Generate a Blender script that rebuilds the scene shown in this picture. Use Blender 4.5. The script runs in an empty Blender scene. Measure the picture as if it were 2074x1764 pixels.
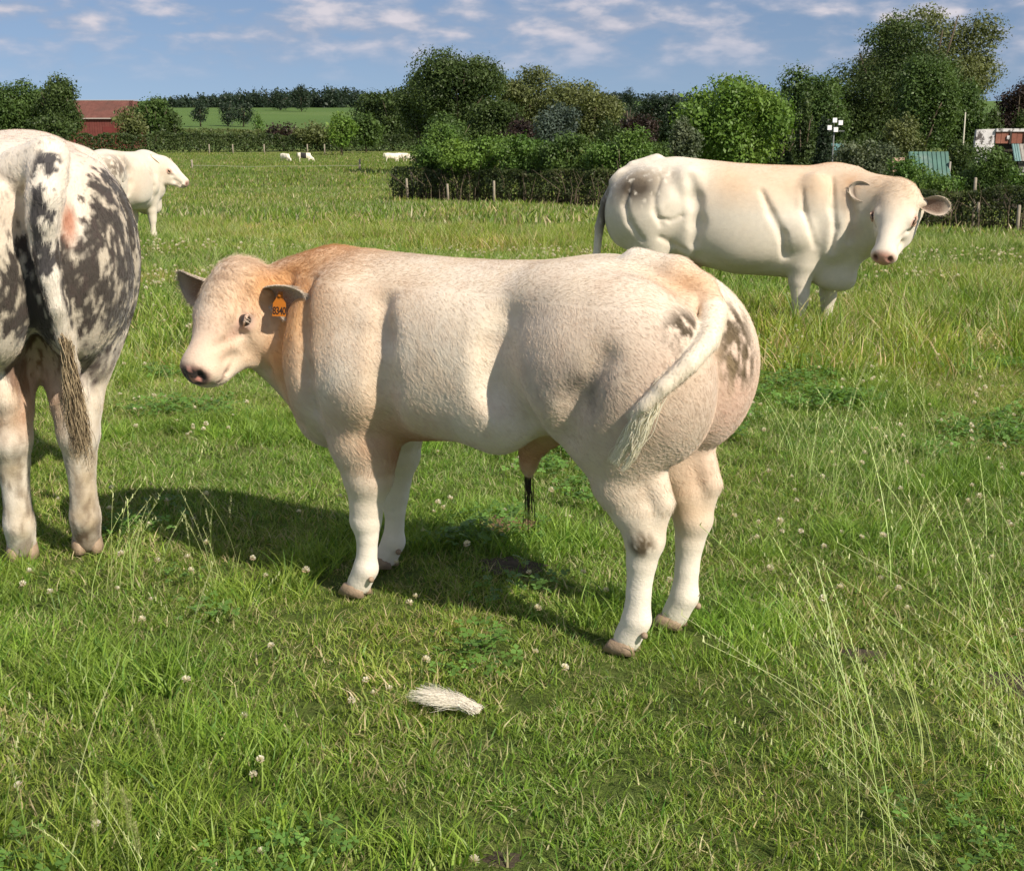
import bpy, math, random
import numpy as np
from mathutils import Vector, Matrix
rng = np.random.default_rng(7)
SC = bpy.context.scene
COL = SC.collection
# ------------------------------------------------------------------ camera
F_PX, CXP, CYP, HOR, EYE = 2600.0, 1037.0, 882.0, 235.0, 1.45   # photo measured on a 2074 px wide copy
PITCH = math.atan((CYP - HOR) / F_PX)
cd = bpy.data.cameras.new('camera'); cam = bpy.data.objects.new('camera', cd); COL.objects.link(cam)
cam.location = (0, 0, EYE); cam.rotation_euler = (math.pi / 2 - PITCH, 0, 0)
cd.sensor_width = 36; cd.lens = 36 * F_PX / 2074; cd.clip_start = 0.05; cd.clip_end = 9000
SC.camera = cam
# ------------------------------------------------------------------ light
SUN_EL, SUN_H = math.radians(40), (0.70, -0.714)
hn = math.hypot(*SUN_H)
sd = Vector((SUN_H[0] / hn * math.cos(SUN_EL), SUN_H[1] / hn * math.cos(SUN_EL), math.sin(SUN_EL)))
sl = bpy.data.lights.new('sun', 'SUN'); so = bpy.data.objects.new('sun', sl); COL.objects.link(so)
sl.energy = 5.0; sl.angle = math.radians(0.55); sl.color = (1.0, 0.90, 0.76)
so.rotation_euler = sd.to_track_quat('Z', 'Y').to_euler(); so.location = (5, -5, 12)
SC.view_settings.view_transform = 'Standard'; SC.view_settings.look = 'None'
SC.view_settings.exposure = 0.22; SC.view_settings.gamma = 1.0; SC.view_settings.use_curve_mapping = False
world = bpy.data.worlds.new('World'); SC.world = world; world.use_nodes = True
wn, wl = world.node_tree.nodes, world.node_tree.links
wn.clear()
def N(nodes, typ, **kw):
    n = nodes.new(typ)
    for k, v in kw.items():
        if k == 'ins':
            for kk, vv in v.items(): n.inputs[kk].default_value = vv
        else: setattr(n, k, v)
    return n
def build_world():
    out = N(wn, 'ShaderNodeOutputWorld'); bg = N(wn, 'ShaderNodeBackground')
    tc = N(wn, 'ShaderNodeTexCoord'); sep = N(wn, 'ShaderNodeSeparateXYZ'); wl.new(tc.outputs['Generated'], sep.inputs[0])
    # the low band of a summer sky is sampled a little higher up, where it is bluer
    zz = N(wn, 'ShaderNodeMath', operation='MULTIPLY_ADD'); wl.new(sep.outputs['Z'], zz.inputs[0]); zz.inputs[1].default_value = 0.88; zz.inputs[2].default_value = 0.12
    cb = N(wn, 'ShaderNodeCombineXYZ'); wl.new(sep.outputs['X'], cb.inputs[0]); wl.new(sep.outputs['Y'], cb.inputs[1]); wl.new(zz.outputs[0], cb.inputs[2])
    nm = N(wn, 'ShaderNodeVectorMath', operation='NORMALIZE'); wl.new(cb.outputs[0], nm.inputs[0])
    sky = N(wn, 'ShaderNodeTexSky', sky_type='NISHITA'); sky.sun_disc = False
    sky.sun_elevation = SUN_EL; sky.sun_rotation = math.atan2(sd.x, sd.y)
    sky.air_density = 1.0; sky.dust_density = 0.4; sky.ozone_density = 2.0
    wl.new(nm.outputs[0], sky.inputs[0])
    # clouds: puffs a little wider than tall
    zc = N(wn, 'ShaderNodeMath', operation='ADD'); wl.new(sep.outputs['Z'], zc.inputs[0]); zc.inputs[1].default_value = 0.045
    zm = N(wn, 'ShaderNodeMath', operation='MAXIMUM'); wl.new(zc.outputs[0], zm.inputs[0]); zm.inputs[1].default_value = 0.02
    dx = N(wn, 'ShaderNodeMath', operation='DIVIDE'); wl.new(sep.outputs['X'], dx.inputs[0]); wl.new(zm.outputs[0], dx.inputs[1])
    dy = N(wn, 'ShaderNodeMath', operation='DIVIDE'); wl.new(sep.outputs['Y'], dy.inputs[0]); wl.new(zm.outputs[0], dy.inputs[1])
    cv = N(wn, 'ShaderNodeCombineXYZ'); wl.new(dx.outputs[0], cv.inputs[0]); wl.new(dy.outputs[0], cv.inputs[1])
    st = N(wn, 'ShaderNodeMapping'); st.inputs['Scale'].default_value = (1, 1, 2.6); wl.new(tc.outputs['Generated'], st.inputs[0])
    no = N(wn, 'ShaderNodeTexNoise', ins={'Scale': 25.0, 'Detail': 7.0, 'Roughness': 0.50, 'Distortion': 0.1}); wl.new(st.outputs[0], no.inputs['Vector'])
    no2 = N(wn, 'ShaderNodeTexNoise', ins={'Scale': 9.0, 'Detail': 3.0, 'Roughness': 0.5}); wl.new(st.outputs[0], no2.inputs['Vector'])
    ad = N(wn, 'ShaderNodeMath', operation='MULTIPLY_ADD'); wl.new(no2.outputs['Fac'], ad.inputs[0]); ad.inputs[1].default_value = 0.5; wl.new(no.outputs['Fac'], ad.inputs[2])
    cr = N(wn, 'ShaderNodeValToRGB'); wl.new(ad.outputs[0], cr.inputs[0])
    cr.color_ramp.elements[0].position = 0.62; cr.color_ramp.elements[0].color = (0, 0, 0, 1)
    cr.color_ramp.elements[1].position = 0.87; cr.color_ramp.elements[1].color = (1, 1, 1, 1)
    # clouds fade towards the horizon as in the photo
    fz = N(wn, 'ShaderNodeMapRange', ins={'From Min': 0.022, 'From Max': 0.062, 'To Min': 0.0, 'To Max': 1.0}); wl.new(sep.outputs['Z'], fz.inputs[0])
    fm = N(wn, 'ShaderNodeMath', operation='MULTIPLY'); wl.new(cr.outputs[0], fm.inputs[0]); wl.new(fz.outputs[0], fm.inputs[1])
    sc_ = N(wn, 'ShaderNodeMix', data_type='RGBA', blend_type='MULTIPLY'); sc_.inputs[0].default_value = 1.0
    wl.new(sky.outputs[0], sc_.inputs[6]); sc_.inputs[7].default_value = (SKYMUL[0], SKYMUL[1], SKYMUL[2], 1)
    cc = N(wn, 'ShaderNodeValToRGB'); wl.new(no.outputs['Fac'], cc.inputs[0])
    cc.color_ramp.elements[0].position = 0.44; cc.color_ramp.elements[0].color = CLOUD_D
    cc.color_ramp.elements[1].position = 0.66; cc.color_ramp.elements[1].color = CLOUD_L
    mx = N(wn, 'ShaderNodeMix', data_type='RGBA'); wl.new(fm.outputs[0], mx.inputs[0]); wl.new(sc_.outputs[2], mx.inputs[6]); wl.new(cc.outputs[0], mx.inputs[7])
    wl.new(mx.outputs[2], bg.inputs[0]); bg.inputs[1].default_value = 0.1; wl.new(bg.outputs[0], out.inputs[0])
SKYMUL = (0.76, 0.735, 0.79)
CLOUD_D = (3.1, 3.6, 4.7, 1); CLOUD_L = (6.0, 5.7, 6.2, 1)
build_world()
# ------------------------------------------------------------------ measuring helpers: real positions read off the photo
_c, _s = math.cos(PITCH), math.sin(PITCH)
def ray(px, py):
    x, z = (px - CXP) / F_PX, -(py - CYP) / F_PX
    return np.array([x, _c + _s * z, -_s + _c * z])
class Frame:
    """a body's own axes: s forward, t to its left, z up"""
    def __init__(self, o, deg):
        self.o = np.array(o, float); a = math.radians(deg); self.deg = deg
        self.a = np.array([math.cos(a), math.sin(a), 0]); self.n = np.array([-self.a[1], self.a[0], 0])
    def loc(self, w):
        w = np.asarray(w, float) - self.o; return np.array([w @ self.a, w @ self.n, w[2]])
    def dirl(self, d): d = np.asarray(d, float); return np.array([d @ self.a, d @ self.n, d[2]])
    def t(self, px, py, t):
        d = ray(px, py); e = np.array([0, 0, EYE]); k = (t - np.dot(e - self.o, self.n)) / np.dot(d, self.n); return self.loc(e + k * d)
    def s(self, px, py, s):
        d = ray(px, py); e = np.array([0, 0, EYE]); k = (s - np.dot(e - self.o, self.a)) / np.dot(d, self.a); return self.loc(e + k * d)
    def depth(self, px, py, y):
        d = ray(px, py); return self.loc(np.array([0, 0, EYE]) + d * (y / d[1]))
def smooth(x): return x * x * (3 - 2 * x)
PY = np.array([-60, 0, 5, 10, 18.5, 30, 40, 58, 90, 130, 200, 250, 330, 480, 700, 1000, 1150, 1700, 2600, 4200.0])
PZ = np.array([0, 0, 0, -.18, -.40, -.85, -1.45, -2.3, -3.25, -3.9, -5.35, -5.0, -6.0, -5.2, 0.5, 7.2, 8.5, 8, 30, 30.0])
def terrain(x, y):
    x = np.asarray(x, float); y = np.asarray(y, float)
    z = np.interp(y, PY, PZ) * .5 + np.interp(y + 2.5 + .03 * np.abs(y), PY, PZ) * .25 + np.interp(y - 2.5 - .03 * np.abs(y), PY, PZ) * .25
    w = np.clip((y - 8) / 25, 0, 1) * np.clip(1 - (y - 60) / 60, 0, 1)
    z = z - .045 * np.maximum(x, 0) * w
    n = np.clip((y - 3) / 6, 0, 1)
    z = z + n * (.03 * np.sin(x * 1.1 + .7 * y) + .03 * np.sin(x * .53 - y * .9 + 2)) * np.clip(1 - (y - 80) / 100, 0, 1)
    return z
def tz(x, y): return float(terrain(x, y))
# ------------------------------------------------------------------ object helpers
def tag(o, label=None, cat=None, group=None, kind=None):
    if label: o['label'] = label
    if cat: o['category'] = cat
    if group: o['group'] = group
    if kind: o['kind'] = kind
    return o
def empty(name, loc, rz=0, **kw):
    o = bpy.data.objects.new(name, None); COL.objects.link(o); o.location = loc; o.rotation_euler = (0, 0, rz); o.empty_display_size = .2
    return tag(o, **kw)
def new_mesh(name, V, Fc, mat=None, parent=None, smooth_=False, colors=None, fcolors=None, link=True, loops=None):
    """V (n,3); Fc (m,3|4) array of equal-sized faces, or a list"""
    me = bpy.data.meshes.new(name)
    V = np.asarray(V, np.float32)
    if isinstance(Fc, np.ndarray) and Fc.ndim == 2:
        m, k = Fc.shape
        me.vertices.add(len(V)); me.vertices.foreach_set('co', V.ravel())
        me.loops.add(m * k); me.loops.foreach_set('vertex_index', Fc.astype(np.int32).ravel())
        me.polygons.add(m); me.polygons.foreach_set('loop_start', np.arange(0, m * k, k, dtype=np.int32))
        me.polygons.foreach_set('loop_total', np.full(m, k, np.int32))
        me.update(calc_edges=True)
    else:
        me.from_pydata([tuple(v) for v in V], [], [tuple(f) for f in Fc]); me.update()
    if smooth_: me.polygons.foreach_set('use_smooth', np.ones(len(me.polygons), bool))
    if colors is not None:
        a = me.color_attributes.new('Col', 'FLOAT_COLOR', 'POINT'); c = np.ones((len(V), 4), np.float32); c[:, :3] = colors; a.data.foreach_set('color', c.ravel())
    if mat:
        me.materials.append(mat)
    if not link: return me
    o = bpy.data.objects.new(name, me); COL.objects.link(o)
    if parent: o.parent = parent
    return o
class MB:
    """collects simple solids into one mesh"""
    def __init__(s): s.v = []; s.f = []
    def box(s, c, size, rz=0, M=None):
        n = len(s.v); x, y, z = [a / 2 for a in size]; cs, sn = math.cos(rz), math.sin(rz)
        for p in [(-x,-y,-z),(x,-y,-z),(x,y,-z),(-x,y,-z),(-x,-y,z),(x,-y,z),(x,y,z),(-x,y,z)]:
            q = (c[0] + p[0]*cs - p[1]*sn, c[1] + p[0]*sn + p[1]*cs, c[2] + p[2])
            s.v.append(q)
        for f in [(0,3,2,1),(4,5,6,7),(0,1,5,4),(1,2,6,5),(2,3,7,6),(3,0,4,7)]: s.f.append(tuple(n+i for i in f))
        return s
    def tube(s, pts, radii, k=8, cap=True):
        pts = [np.array(p, float) for p in pts]; n0 = len(s.v)
        up = np.array([.13, .21, 1.0]) 
        for i, p in enumerate(pts):
            d = pts[min(i+1, len(pts)-1)] - pts[max(i-1, 0)]; d = d / (np.linalg.norm(d) + 1e-9)
            u = np.cross(d, up if abs(d @ up / np.linalg.norm(up)) < .95 else np.array([1, .2, 0])); u /= np.linalg.norm(u); w = np.cross(d, u)
            for j in range(k):
                a = 2 * math.pi * j / k; s.v.append(tuple(p + radii[i] * (math.cos(a) * u + math.sin(a) * w)))
        for i in range(len(pts) - 1):
            for j in range(k):
                a, b = n0 + i*k + j, n0 + i*k + (j+1) % k; s.f.append((a, b, b + k, a + k))
        if cap:
            s.f.append(tuple(n0 + j for j in range(k))[::-1]); e = n0 + (len(pts)-1)*k; s.f.append(tuple(e + j for j in range(k)))
        return s
    def poly(s, pts, faces):
        n = len(s.v); s.v += [tuple(p) for p in pts]; s.f += [tuple(n+i for i in f) for f in faces]; return s
    def build(s, name, mat, parent=None, smooth_=False):
        return new_mesh(name, np.array(s.v), s.f, mat, parent, smooth_)
# ------------------------------------------------------------------ materials
MATS = {}
def pmat(name, color, rough=.8, var=.15, scale=8, bump=.2, bscale=40, metal=0, spec=.3, sheen=0, attr=None, dirt=None, coords='Object'):
    m = bpy.data.materials.new(name); m.use_nodes = True; nt = m.node_tree; nd, lk = nt.nodes, nt.links
    b = nd['Principled BSDF']; b.inputs['Roughness'].default_value = rough; b.inputs['Metallic'].default_value = metal
    b.inputs['Specular IOR Level'].default_value = spec
    if sheen: b.inputs['Sheen Weight'].default_value = sheen; b.inputs['Sheen Roughness'].default_value = .5
    tc = N(nd, 'ShaderNodeTexCoord')
    n1 = N(nd, 'ShaderNodeTexNoise', ins={'Scale': scale, 'Detail': 5.0, 'Roughness': .6}); lk.new(tc.outputs[coords], n1.inputs['Vector'])
    mr = N(nd, 'ShaderNodeMapRange', ins={'From Min': .3, 'From Max': .7, 'To Min': 1 - var, 'To Max': 1 + var}); lk.new(n1.outputs['Fac'], mr.inputs[0])
    mu = N(nd, 'ShaderNodeVectorMath', operation='SCALE'); lk.new(mr.outputs[0], mu.inputs['Scale'])
    if attr:
        at = N(nd, 'ShaderNodeAttribute', attribute_name=attr); lk.new(at.outputs['Color'], mu.inputs[0])
    else: mu.inputs[0].default_value = color[:3]
    last = mu.outputs[0]
    if dirt:
        n2 = N(nd, 'ShaderNodeTexNoise', ins={'Scale': dirt[1], 'Detail': 6.0, 'Roughness': .65}); lk.new(tc.outputs[coords], n2.inputs['Vector'])
        r2 = N(nd, 'ShaderNodeMapRange', ins={'From Min': dirt[2], 'From Max': dirt[3]}); lk.new(n2.outputs['Fac'], r2.inputs[0])
        mx = N(nd, 'ShaderNodeMix', data_type='RGBA'); lk.new(r2.outputs[0], mx.inputs[0]); lk.new(last, mx.inputs[6]); mx.inputs[7].default_value = (*dirt[0], 1); last = mx.outputs[2]
    lk.new(last, b.inputs['Base Color'])
    if bump:
        nb = N(nd, 'ShaderNodeTexNoise', ins={'Scale': bscale, 'Detail': 6.0, 'Roughness': .65}); lk.new(tc.outputs[coords], nb.inputs['Vector'])
        bp = N(nd, 'ShaderNodeBump', ins={'Strength': bump, 'Distance': .02}); lk.new(nb.outputs['Fac'], bp.inputs['Height']); lk.new(bp.outputs[0], b.inputs['Normal'])
    MATS[name] = m; return m
# ------------------------------------------------------------------ sculpting: signed distances on a grid, skinned to one mesh
class Sculpt:
    def __init__(s, lo, hi, h):
        s.lo = np.array(lo, float); s.h = h; s.n = np.ceil((np.array(hi) - s.lo) / h).astype(int) + 1
        s.ax = [np.float32(s.lo[i] + h * np.arange(s.n[i])) for i in range(3)]
        s.D = np.full(s.n, 9.0, np.float32)
    def _sub(s, lo, hi):
        a = np.clip(((np.array(lo) - s.lo) / s.h).astype(int), 0, s.n - 1); b = np.clip(((np.array(hi) - s.lo) / s.h).astype(int) + 2, 1, s.n)
        sl = tuple(slice(a[i], max(b[i], a[i] + 1)) for i in range(3))
        return sl, s.ax[0][sl[0]][:, None, None], s.ax[1][sl[1]][None, :, None], s.ax[2][sl[2]][None, None, :]
    def _comb(s, sl, d, k, cut=False):
        A = s.D[sl]
        if cut:
            h = np.clip(.5 - .5 * (A + d) / k, 0, 1); s.D[sl] = A + (-d - A) * h + k * h * (1 - h)
        else:
            h = np.clip(.5 + .5 * (A - d) / k, 0, 1); s.D[sl] = A + (d - A) * h - k * h * (1 - h)
    def ell(s, c, r, R=None, k=.05, cut=False):
        c = np.array(c, float); r = np.array(r, float); m = r.max() + k + .06
        sl, X, Y, Z = s._sub(c - m, c + m); X, Y, Z = X - c[0], Y - c[1], Z - c[2]
        if R is not None:
            R = np.asarray(R, np.float32); X, Y, Z = (R[i][0] * X + R[i][1] * Y + R[i][2] * Z for i in range(3))
        k0 = np.sqrt((X / r[0])**2 + (Y / r[1])**2 + (Z / r[2])**2); k1 = np.sqrt((X / r[0]**2)**2 + (Y / r[1]**2)**2 + (Z / r[2]**2)**2)
        s._comb(sl, k0 * (k0 - 1) / np.maximum(k1, 1e-4), k, cut)
    def cone(s, a, b, ra, rb, k=.04, q=1.0, cut=False):
        """round cone; q > 1 flattens it across the body (t axis)"""
        a = np.array(a, float); b = np.array(b, float); m = max(ra, rb) + k + .06
        sl, X, Y, Z = s._sub(np.minimum(a, b) - m, np.maximum(a, b) + m)
        sc = np.array([1, q, 1.0]); ba = (b - a) * sc; L = ba @ ba + 1e-9
        px, py, pz = X - a[0], (Y - a[1]) * q, Z - a[2]
        h = np.clip((px * ba[0] + py * ba[1] + pz * ba[2]) / L, 0, 1)
        d = np.sqrt((px - h * ba[0])**2 + (py - h * ba[1])**2 + (pz - h * ba[2])**2) - (ra + (rb - ra) * h)
        s._comb(sl, (d / q if q > 1 else d), k, cut)
    def chain(s, pts, k=.03, q=1.0, cut=False):
        for p, r in zip(pts[:-1], pts[1:]): s.cone(p[:3], r[:3], p[3], r[3], k, q, cut)
    def leg(s, pts, kt=.035, q=1.12, j=2):
        s.chain(pts[:j + 1], kt, q); s.chain(pts[j:], .010, q)
    def trunk(s, prof, k=.05, p=2.4):
        """prof rows: s, top, bottom, half width"""
        P = np.array(prof, float); m = .12
        sl, X, Y, Z = s._sub((P[0, 0] - m, -P[:, 3].max() - m, P[:, 2].min() - m), (P[-1, 0] + m, P[:, 3].max() + m, P[:, 1].max() + m))
        x = X[:, 0, 0]
        def cub(v):
            xs = P[:, 0]; y = P[:, v]; o = np.zeros_like(x, dtype=float)
            for w, dx in ((.5, 0), (.25, .05), (.25, -.05)): o += w * np.interp(x + dx, xs, y)
            return o[:, None, None]
        top, bot, hw = cub(1), cub(2), cub(3); c = (top + bot) / 2; a = (top - bot) / 2
        e = (np.abs(Y / hw)**p + np.abs((Z - c) / a)**p)**(1 / p)
        d = (e - 1) * np.minimum(hw, a)
        over = np.maximum(np.maximum(P[0, 0] - X, X - P[-1, 0]), 0)
        s._comb(sl, np.where(over > 0, np.sqrt(np.maximum(d, 0)**2 + over**2), d).astype(np.float32), k)
    def at(s, p):
        i = np.clip(np.round((np.array(p) - s.lo) / s.h).astype(int), 0, s.n - 1); return float(s.D[tuple(i)])
    def groove(s, pts, sg, k=.03, sink=.45):
        """carve a seam that follows the flank; pts rows: s, z, radius"""
        ch = []
        for a, z, r in pts:
            i = int(round((a - s.lo[0]) / s.h)); m = int(round((z - s.lo[2]) / s.h)); line = s.D[min(max(i, 0), s.n[0]-1), :, min(max(m, 0), s.n[2]-1)]; ins = np.nonzero(line < 0)[0]
            if len(ins) == 0: continue
            t = s.lo[1] + s.h * (ins.max() if sg > 0 else ins.min()); ch.append((a, t + sg * r * sink, z, r))
        if len(ch) > 1: s.chain(ch, k, 1, True)
    def lift(s, p, eye, clear):
        """slide a point along its line of sight until it stands `clear` of the surface"""
        p = np.array(p, float); d = eye - p; d /= np.linalg.norm(d)
        for _ in range(120):
            if s.at(p) >= clear: break
            p = p + d * .005
        return p
    def mesh(s):
        D = s.D; n = s.n; S = D < 0
        C = np.zeros(n - 1, np.int16)
        cr = np.zeros((*(n - 1), 3), np.float32); ct = np.zeros(n - 1, np.float32)
        def off(A, i, j, k): return A[i:n[0]-1+i, j:n[1]-1+j, k:n[2]-1+k]
        for (i, j, k) in np.ndindex(2, 2, 2): C += off(S, i, j, k)
        act = (C > 0) & (C < 8); idx = np.argwhere(act); I, J, K = idx.T
        acc = np.zeros((len(idx), 3)); cnt = np.zeros(len(idx))
        for ax in range(3):
            o1, o2 = [a for a in range(3) if a != ax]
            for u in (0, 1):
                for v in (0, 1):
                    p = [0, 0, 0]; p[o1] = u; p[o2] = v; q = list(p); q[ax] = 1
                    d0 = D[I + p[0], J + p[1], K + p[2]]; d1 = D[I + q[0], J + q[1], K + q[2]]
                    m = (d0 < 0) != (d1 < 0); f = np.where(m, d0 / np.where(m, d0 - d1, 1), 0)
                    P = np.tile(np.array(p, float), (len(idx), 1)); P[:, ax] = f
                    acc[m] += P[m]; cnt += m
        V = s.lo + s.h * (idx + acc / cnt[:, None])
        id_ = np.full(n - 1, -1, np.int64); id_[I, J, K] = np.arange(len(idx))
        Q = []
        for ax in range(3):
            o1, o2 = [(1, 2), (2, 0), (0, 1)][ax]
            sa = [slice(1, -1)] * 3; sb = [slice(1, -1)] * 3
            A = S; e0 = [slice(None)] * 3; e1 = [slice(None)] * 3; e0[ax] = slice(0, -1); e1[ax] = slice(1, None)
            ch = A[tuple(e0)] != A[tuple(e1)]; G = np.argwhere(ch); ok = (G[:, o1] > 0) & (G[:, o2] > 0) & (G[:, o1] < n[o1] - 1) & (G[:, o2] < n[o2] - 1); G = G[ok]
            ins = A[G[:, 0], G[:, 1], G[:, 2]]
            def gi(d1, d2):
                g = G.copy(); g[:, o1] += d1; g[:, o2] += d2; return id_[g[:, 0], g[:, 1], g[:, 2]]
            q = np.stack([gi(-1, -1), gi(0, -1), gi(0, 0), gi(-1, 0)], 1); q[~ins] = q[~ins][:, ::-1]
            Q.append(q)
        Q = np.concatenate(Q); Q = Q[(Q >= 0).all(1)]
        for _ in range(2):   # light smoothing
            acc = np.zeros_like(V); c = np.zeros(len(V))
            for a, b in ((0, 1), (1, 2), (2, 3), (3, 0)):
                for w, z in ((a, b), (b, a)):
                    for d in range(3): acc[:, d] += np.bincount(Q[:, w], V[Q[:, z], d], len(V))
                    c += np.bincount(Q[:, w], minlength=len(V))
            V = V + .5 * (acc / c[:, None] - V)
        return V, Q
def vnoise(P, scale, seed=0, octv=4):
    """value noise on points, 0..1"""
    r = np.random.default_rng(seed); T = r.random(4096).astype(np.float32); out = np.zeros(len(P)); amp = 1; tot = 0
    P = np.asarray(P) * scale + 37.3
    for o in range(octv):
        i = np.floor(P).astype(np.int64); f = P - i; f = f * f * (3 - 2 * f); a = 0
        for c in np.ndindex(2, 2, 2):
            h = ((i[:, 0] + c[0]) * 73856093 ^ (i[:, 1] + c[1]) * 19349663 ^ (i[:, 2] + c[2]) * 83492791 ^ (o * 7919 + seed * 101)) & 4095
            w = 1
            for d in range(3): w = w * (f[:, d] if c[d] else 1 - f[:, d])
            a = a + T[h] * w
        out += a * amp; tot += amp; amp *= .55; P = P * 2.03
    return out / tot
def blob(P, c, r, soft=.3):
    """1 inside an ellipsoid, fading to 0 at its rim"""
    d = np.sqrt((((P - np.array(c)) / np.array(r))**2).sum(1)); return np.clip((1 + soft - d) / (2 * soft), 0, 1)
def seg(P, a, b, r, soft=.5):
    a = np.array(a); b = np.array(b); ab = b - a; h = np.clip((P - a) @ ab / (ab @ ab), 0, 1); d = np.linalg.norm(P - a - h[:, None] * ab, axis=1) / r
    return np.clip((1 + soft - d) / (2 * soft), 0, 1)
def mixc(C, col, w): return C + (np.array(col) - C) * np.clip(w, 0, 1)[:, None]
def vnormals(V, Q):
    fn = np.cross(V[Q[:, 2]] - V[Q[:, 0]], V[Q[:, 3]] - V[Q[:, 1]]); nn = np.zeros_like(V)
    for j in range(4):
        for d in range(3): nn[:, d] += np.bincount(Q[:, j], fn[:, d], len(V))
    return nn / (np.linalg.norm(nn, axis=1, keepdims=True) + 1e-12)
def hair_object(name, pts, radii, cols, mat, parent):
    """pts (n,k,3)"""
    n, k, _ = pts.shape
    hc = bpy.data.hair_curves.new(name); hc.add_curves([k] * n)
    hc.attributes['position'].data.foreach_set('vector', pts.astype(np.float32).ravel())
    ra = hc.attributes.get('radius') or hc.attributes.new('radius', 'FLOAT', 'POINT'); ra.data.foreach_set('value', radii.astype(np.float32).ravel())
    ca = hc.attributes.new('Col', 'FLOAT_COLOR', 'CURVE'); c = np.ones((n, 4), np.float32); c[:, :3] = cols; ca.data.foreach_set('color', c.ravel())
    hc.materials.append(mat); o = bpy.data.objects.new(name, hc); COL.objects.link(o); o.parent = parent; o['kind'] = 'stuff'; return o
def coat(V, Q, C, n, length, rad, flow, mat, parent, seed=1, lenfn=None, tries=None):
    r = np.random.default_rng(seed)
    ar = np.linalg.norm(np.cross(V[Q[:, 2]] - V[Q[:, 0]], V[Q[:, 3]] - V[Q[:, 1]]), axis=1); cum = np.cumsum(ar); f = np.searchsorted(cum, r.random(n) * cum[-1])
    u, v = r.random((2, n, 1)); P = (V[Q[f, 0]] * (1 - u) + V[Q[f, 1]] * u) * (1 - v) + (V[Q[f, 3]] * (1 - u) + V[Q[f, 2]] * u) * v
    Nn = vnormals(V, Q)[Q[f, 0]]; Cc = C[Q[f, 0]]
    fl = flow(P); fl = fl - (fl * Nn).sum(1, keepdims=True) * Nn; fl /= np.linalg.norm(fl, axis=1, keepdims=True) + 1e-6
    # hair lies in locks: the lean wanders with position
    wob = np.stack([vnoise(P, 14, 5 + i, 2) - .5 for i in range(3)], 1); fl = fl + .8 * wob + .16 * r.normal(size=(n, 3)); fl = fl - (fl * Nn).sum(1, keepdims=True) * Nn
    L = length * (.6 + .7 * r.random((n, 1)))
    if lenfn is not None: L = L * lenfn(P)[:, None]
    k = 4; pts = np.zeros((n, k, 3))
    for i in range(k):
        t = i / (k - 1); pts[:, i] = P + Nn * (L * (.34 * t - .10 * t * t) - .0015) + fl * L * (.25 * t + .7 * t * t)
    rad_ = np.repeat((rad * np.linspace(1, .15, k))[None], n, 0)
    shade = (.9 + .2 * r.random((n, 1)))
    return hair_object('coat', pts, rad_, Cc * shade, mat, parent)
def ear_mesh(name, base, tip, face, width, mat_, parent, col_out, col_in, curl=.5, seed=0, tipdark=None, hairs=0, hlen=.02):
    """cupped leaf: base to tip, its hollow side facing `face`"""
    base, tip, face = (np.array(a, float) for a in (base, tip, face)); d = tip - base; L = np.linalg.norm(d); d /= L
    face = face - (face @ d) * d; face /= np.linalg.norm(face); sd_ = np.cross(d, face)
    nu, nv = 15, 13; V = []; C = []
    for lay in (0, 1):
        for i in range(nu):
            u = i / (nu - 1)
            w = width * (.42 + .62 * math.sin(min(1, u / .62) * math.pi / 2)) if u < .62 else width * 1.04 * math.sqrt(max(0, 1 - ((u - .62) / .385)**2))
            w = max(w, .002)
            for j in range(nv):
                v = 2 * j / (nv - 1) - 1
                ang = v * (1.75 - 1.15 * u) * curl * 1.6
                rr = w / max(math.sin(abs((1.75 - 1.15 * u) * curl * 1.6)), .35)
                x = math.sin(ang) * rr; y = (1 - math.cos(ang)) * rr
                p = base + d * L * u + sd_ * x + face * (y - .25 * w + .02 * math.sin(u * 3)) - face * (.006 if lay else 0) * (1 if abs(v) < .99 else .3)
                V.append(p); C.append(col_out if lay else (np.array(col_in) + (np.array(col_out) - col_in) * min(1, max(0, abs(v) * 1.5 - .75) + max(0, u * 2.4 - 1.6))))
                if tipdark is not None: C[-1] = np.array(C[-1]) + (np.array(tipdark) - C[-1]) * min(1, max(0, u * 2 - .9)) * .8
    Fc = []
    for i in range(nu - 1):
        for j in range(nv - 1):
            a = i * nv + j; Fc.append((a, a + nv, a + nv + 1, a + 1)); b = a + nu * nv; Fc.append((b, b + 1, b + nv + 1, b + nv))
    m = nu * nv
    for i in range(nu - 1):
        for j in (0, nv - 1):
            a = i * nv + j; Fc.append((a, a + m, a + nv + m, a + nv))
    for j in range(nv - 1):
        a = (nu - 1) * nv + j; Fc.append((a, a + m, a + m + 1, a + 1))
    V, Fc, C = np.array(V), np.array(Fc), np.array(C, float)
    o = new_mesh(name, V, Fc, mat_, parent, True, C)
    if hairs:
        Cc = C * .5 + np.array(col_out) * .5
        h = coat(V, Fc, Cc, hairs, hlen, hlen * .035, lambda P: np.tile(d * .9 + np.array([0, 0, -.5]), (len(P), 1)), fur, o, 9); h.name = 'ear_hair'; h['kind'] = 'stuff'
    return o
def sphere(name, c, r, mat, parent, R=None, sc=(1, 1, 1), seg_=20, rings=12):
    V = []; Fc = []
    for i in range(rings + 1):
        th = math.pi * i / rings
        for j in range(seg_):
            ph = 2 * math.pi * j / seg_; p = np.array([math.sin(th) * math.cos(ph) * sc[0], math.sin(th) * math.sin(ph) * sc[1], math.cos(th) * sc[2]]) * r
            if R is not None: p = np.asarray(R).T @ p
            V.append(np.array(c) + p)
    for i in range(rings):
        for j in range(seg_):
            a = i * seg_ + j; b = i * seg_ + (j + 1) % seg_; Fc.append((a, b, b + seg_, a + seg_))
    return new_mesh(name, np.array(V), np.array(Fc), mat, parent, True)
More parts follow.
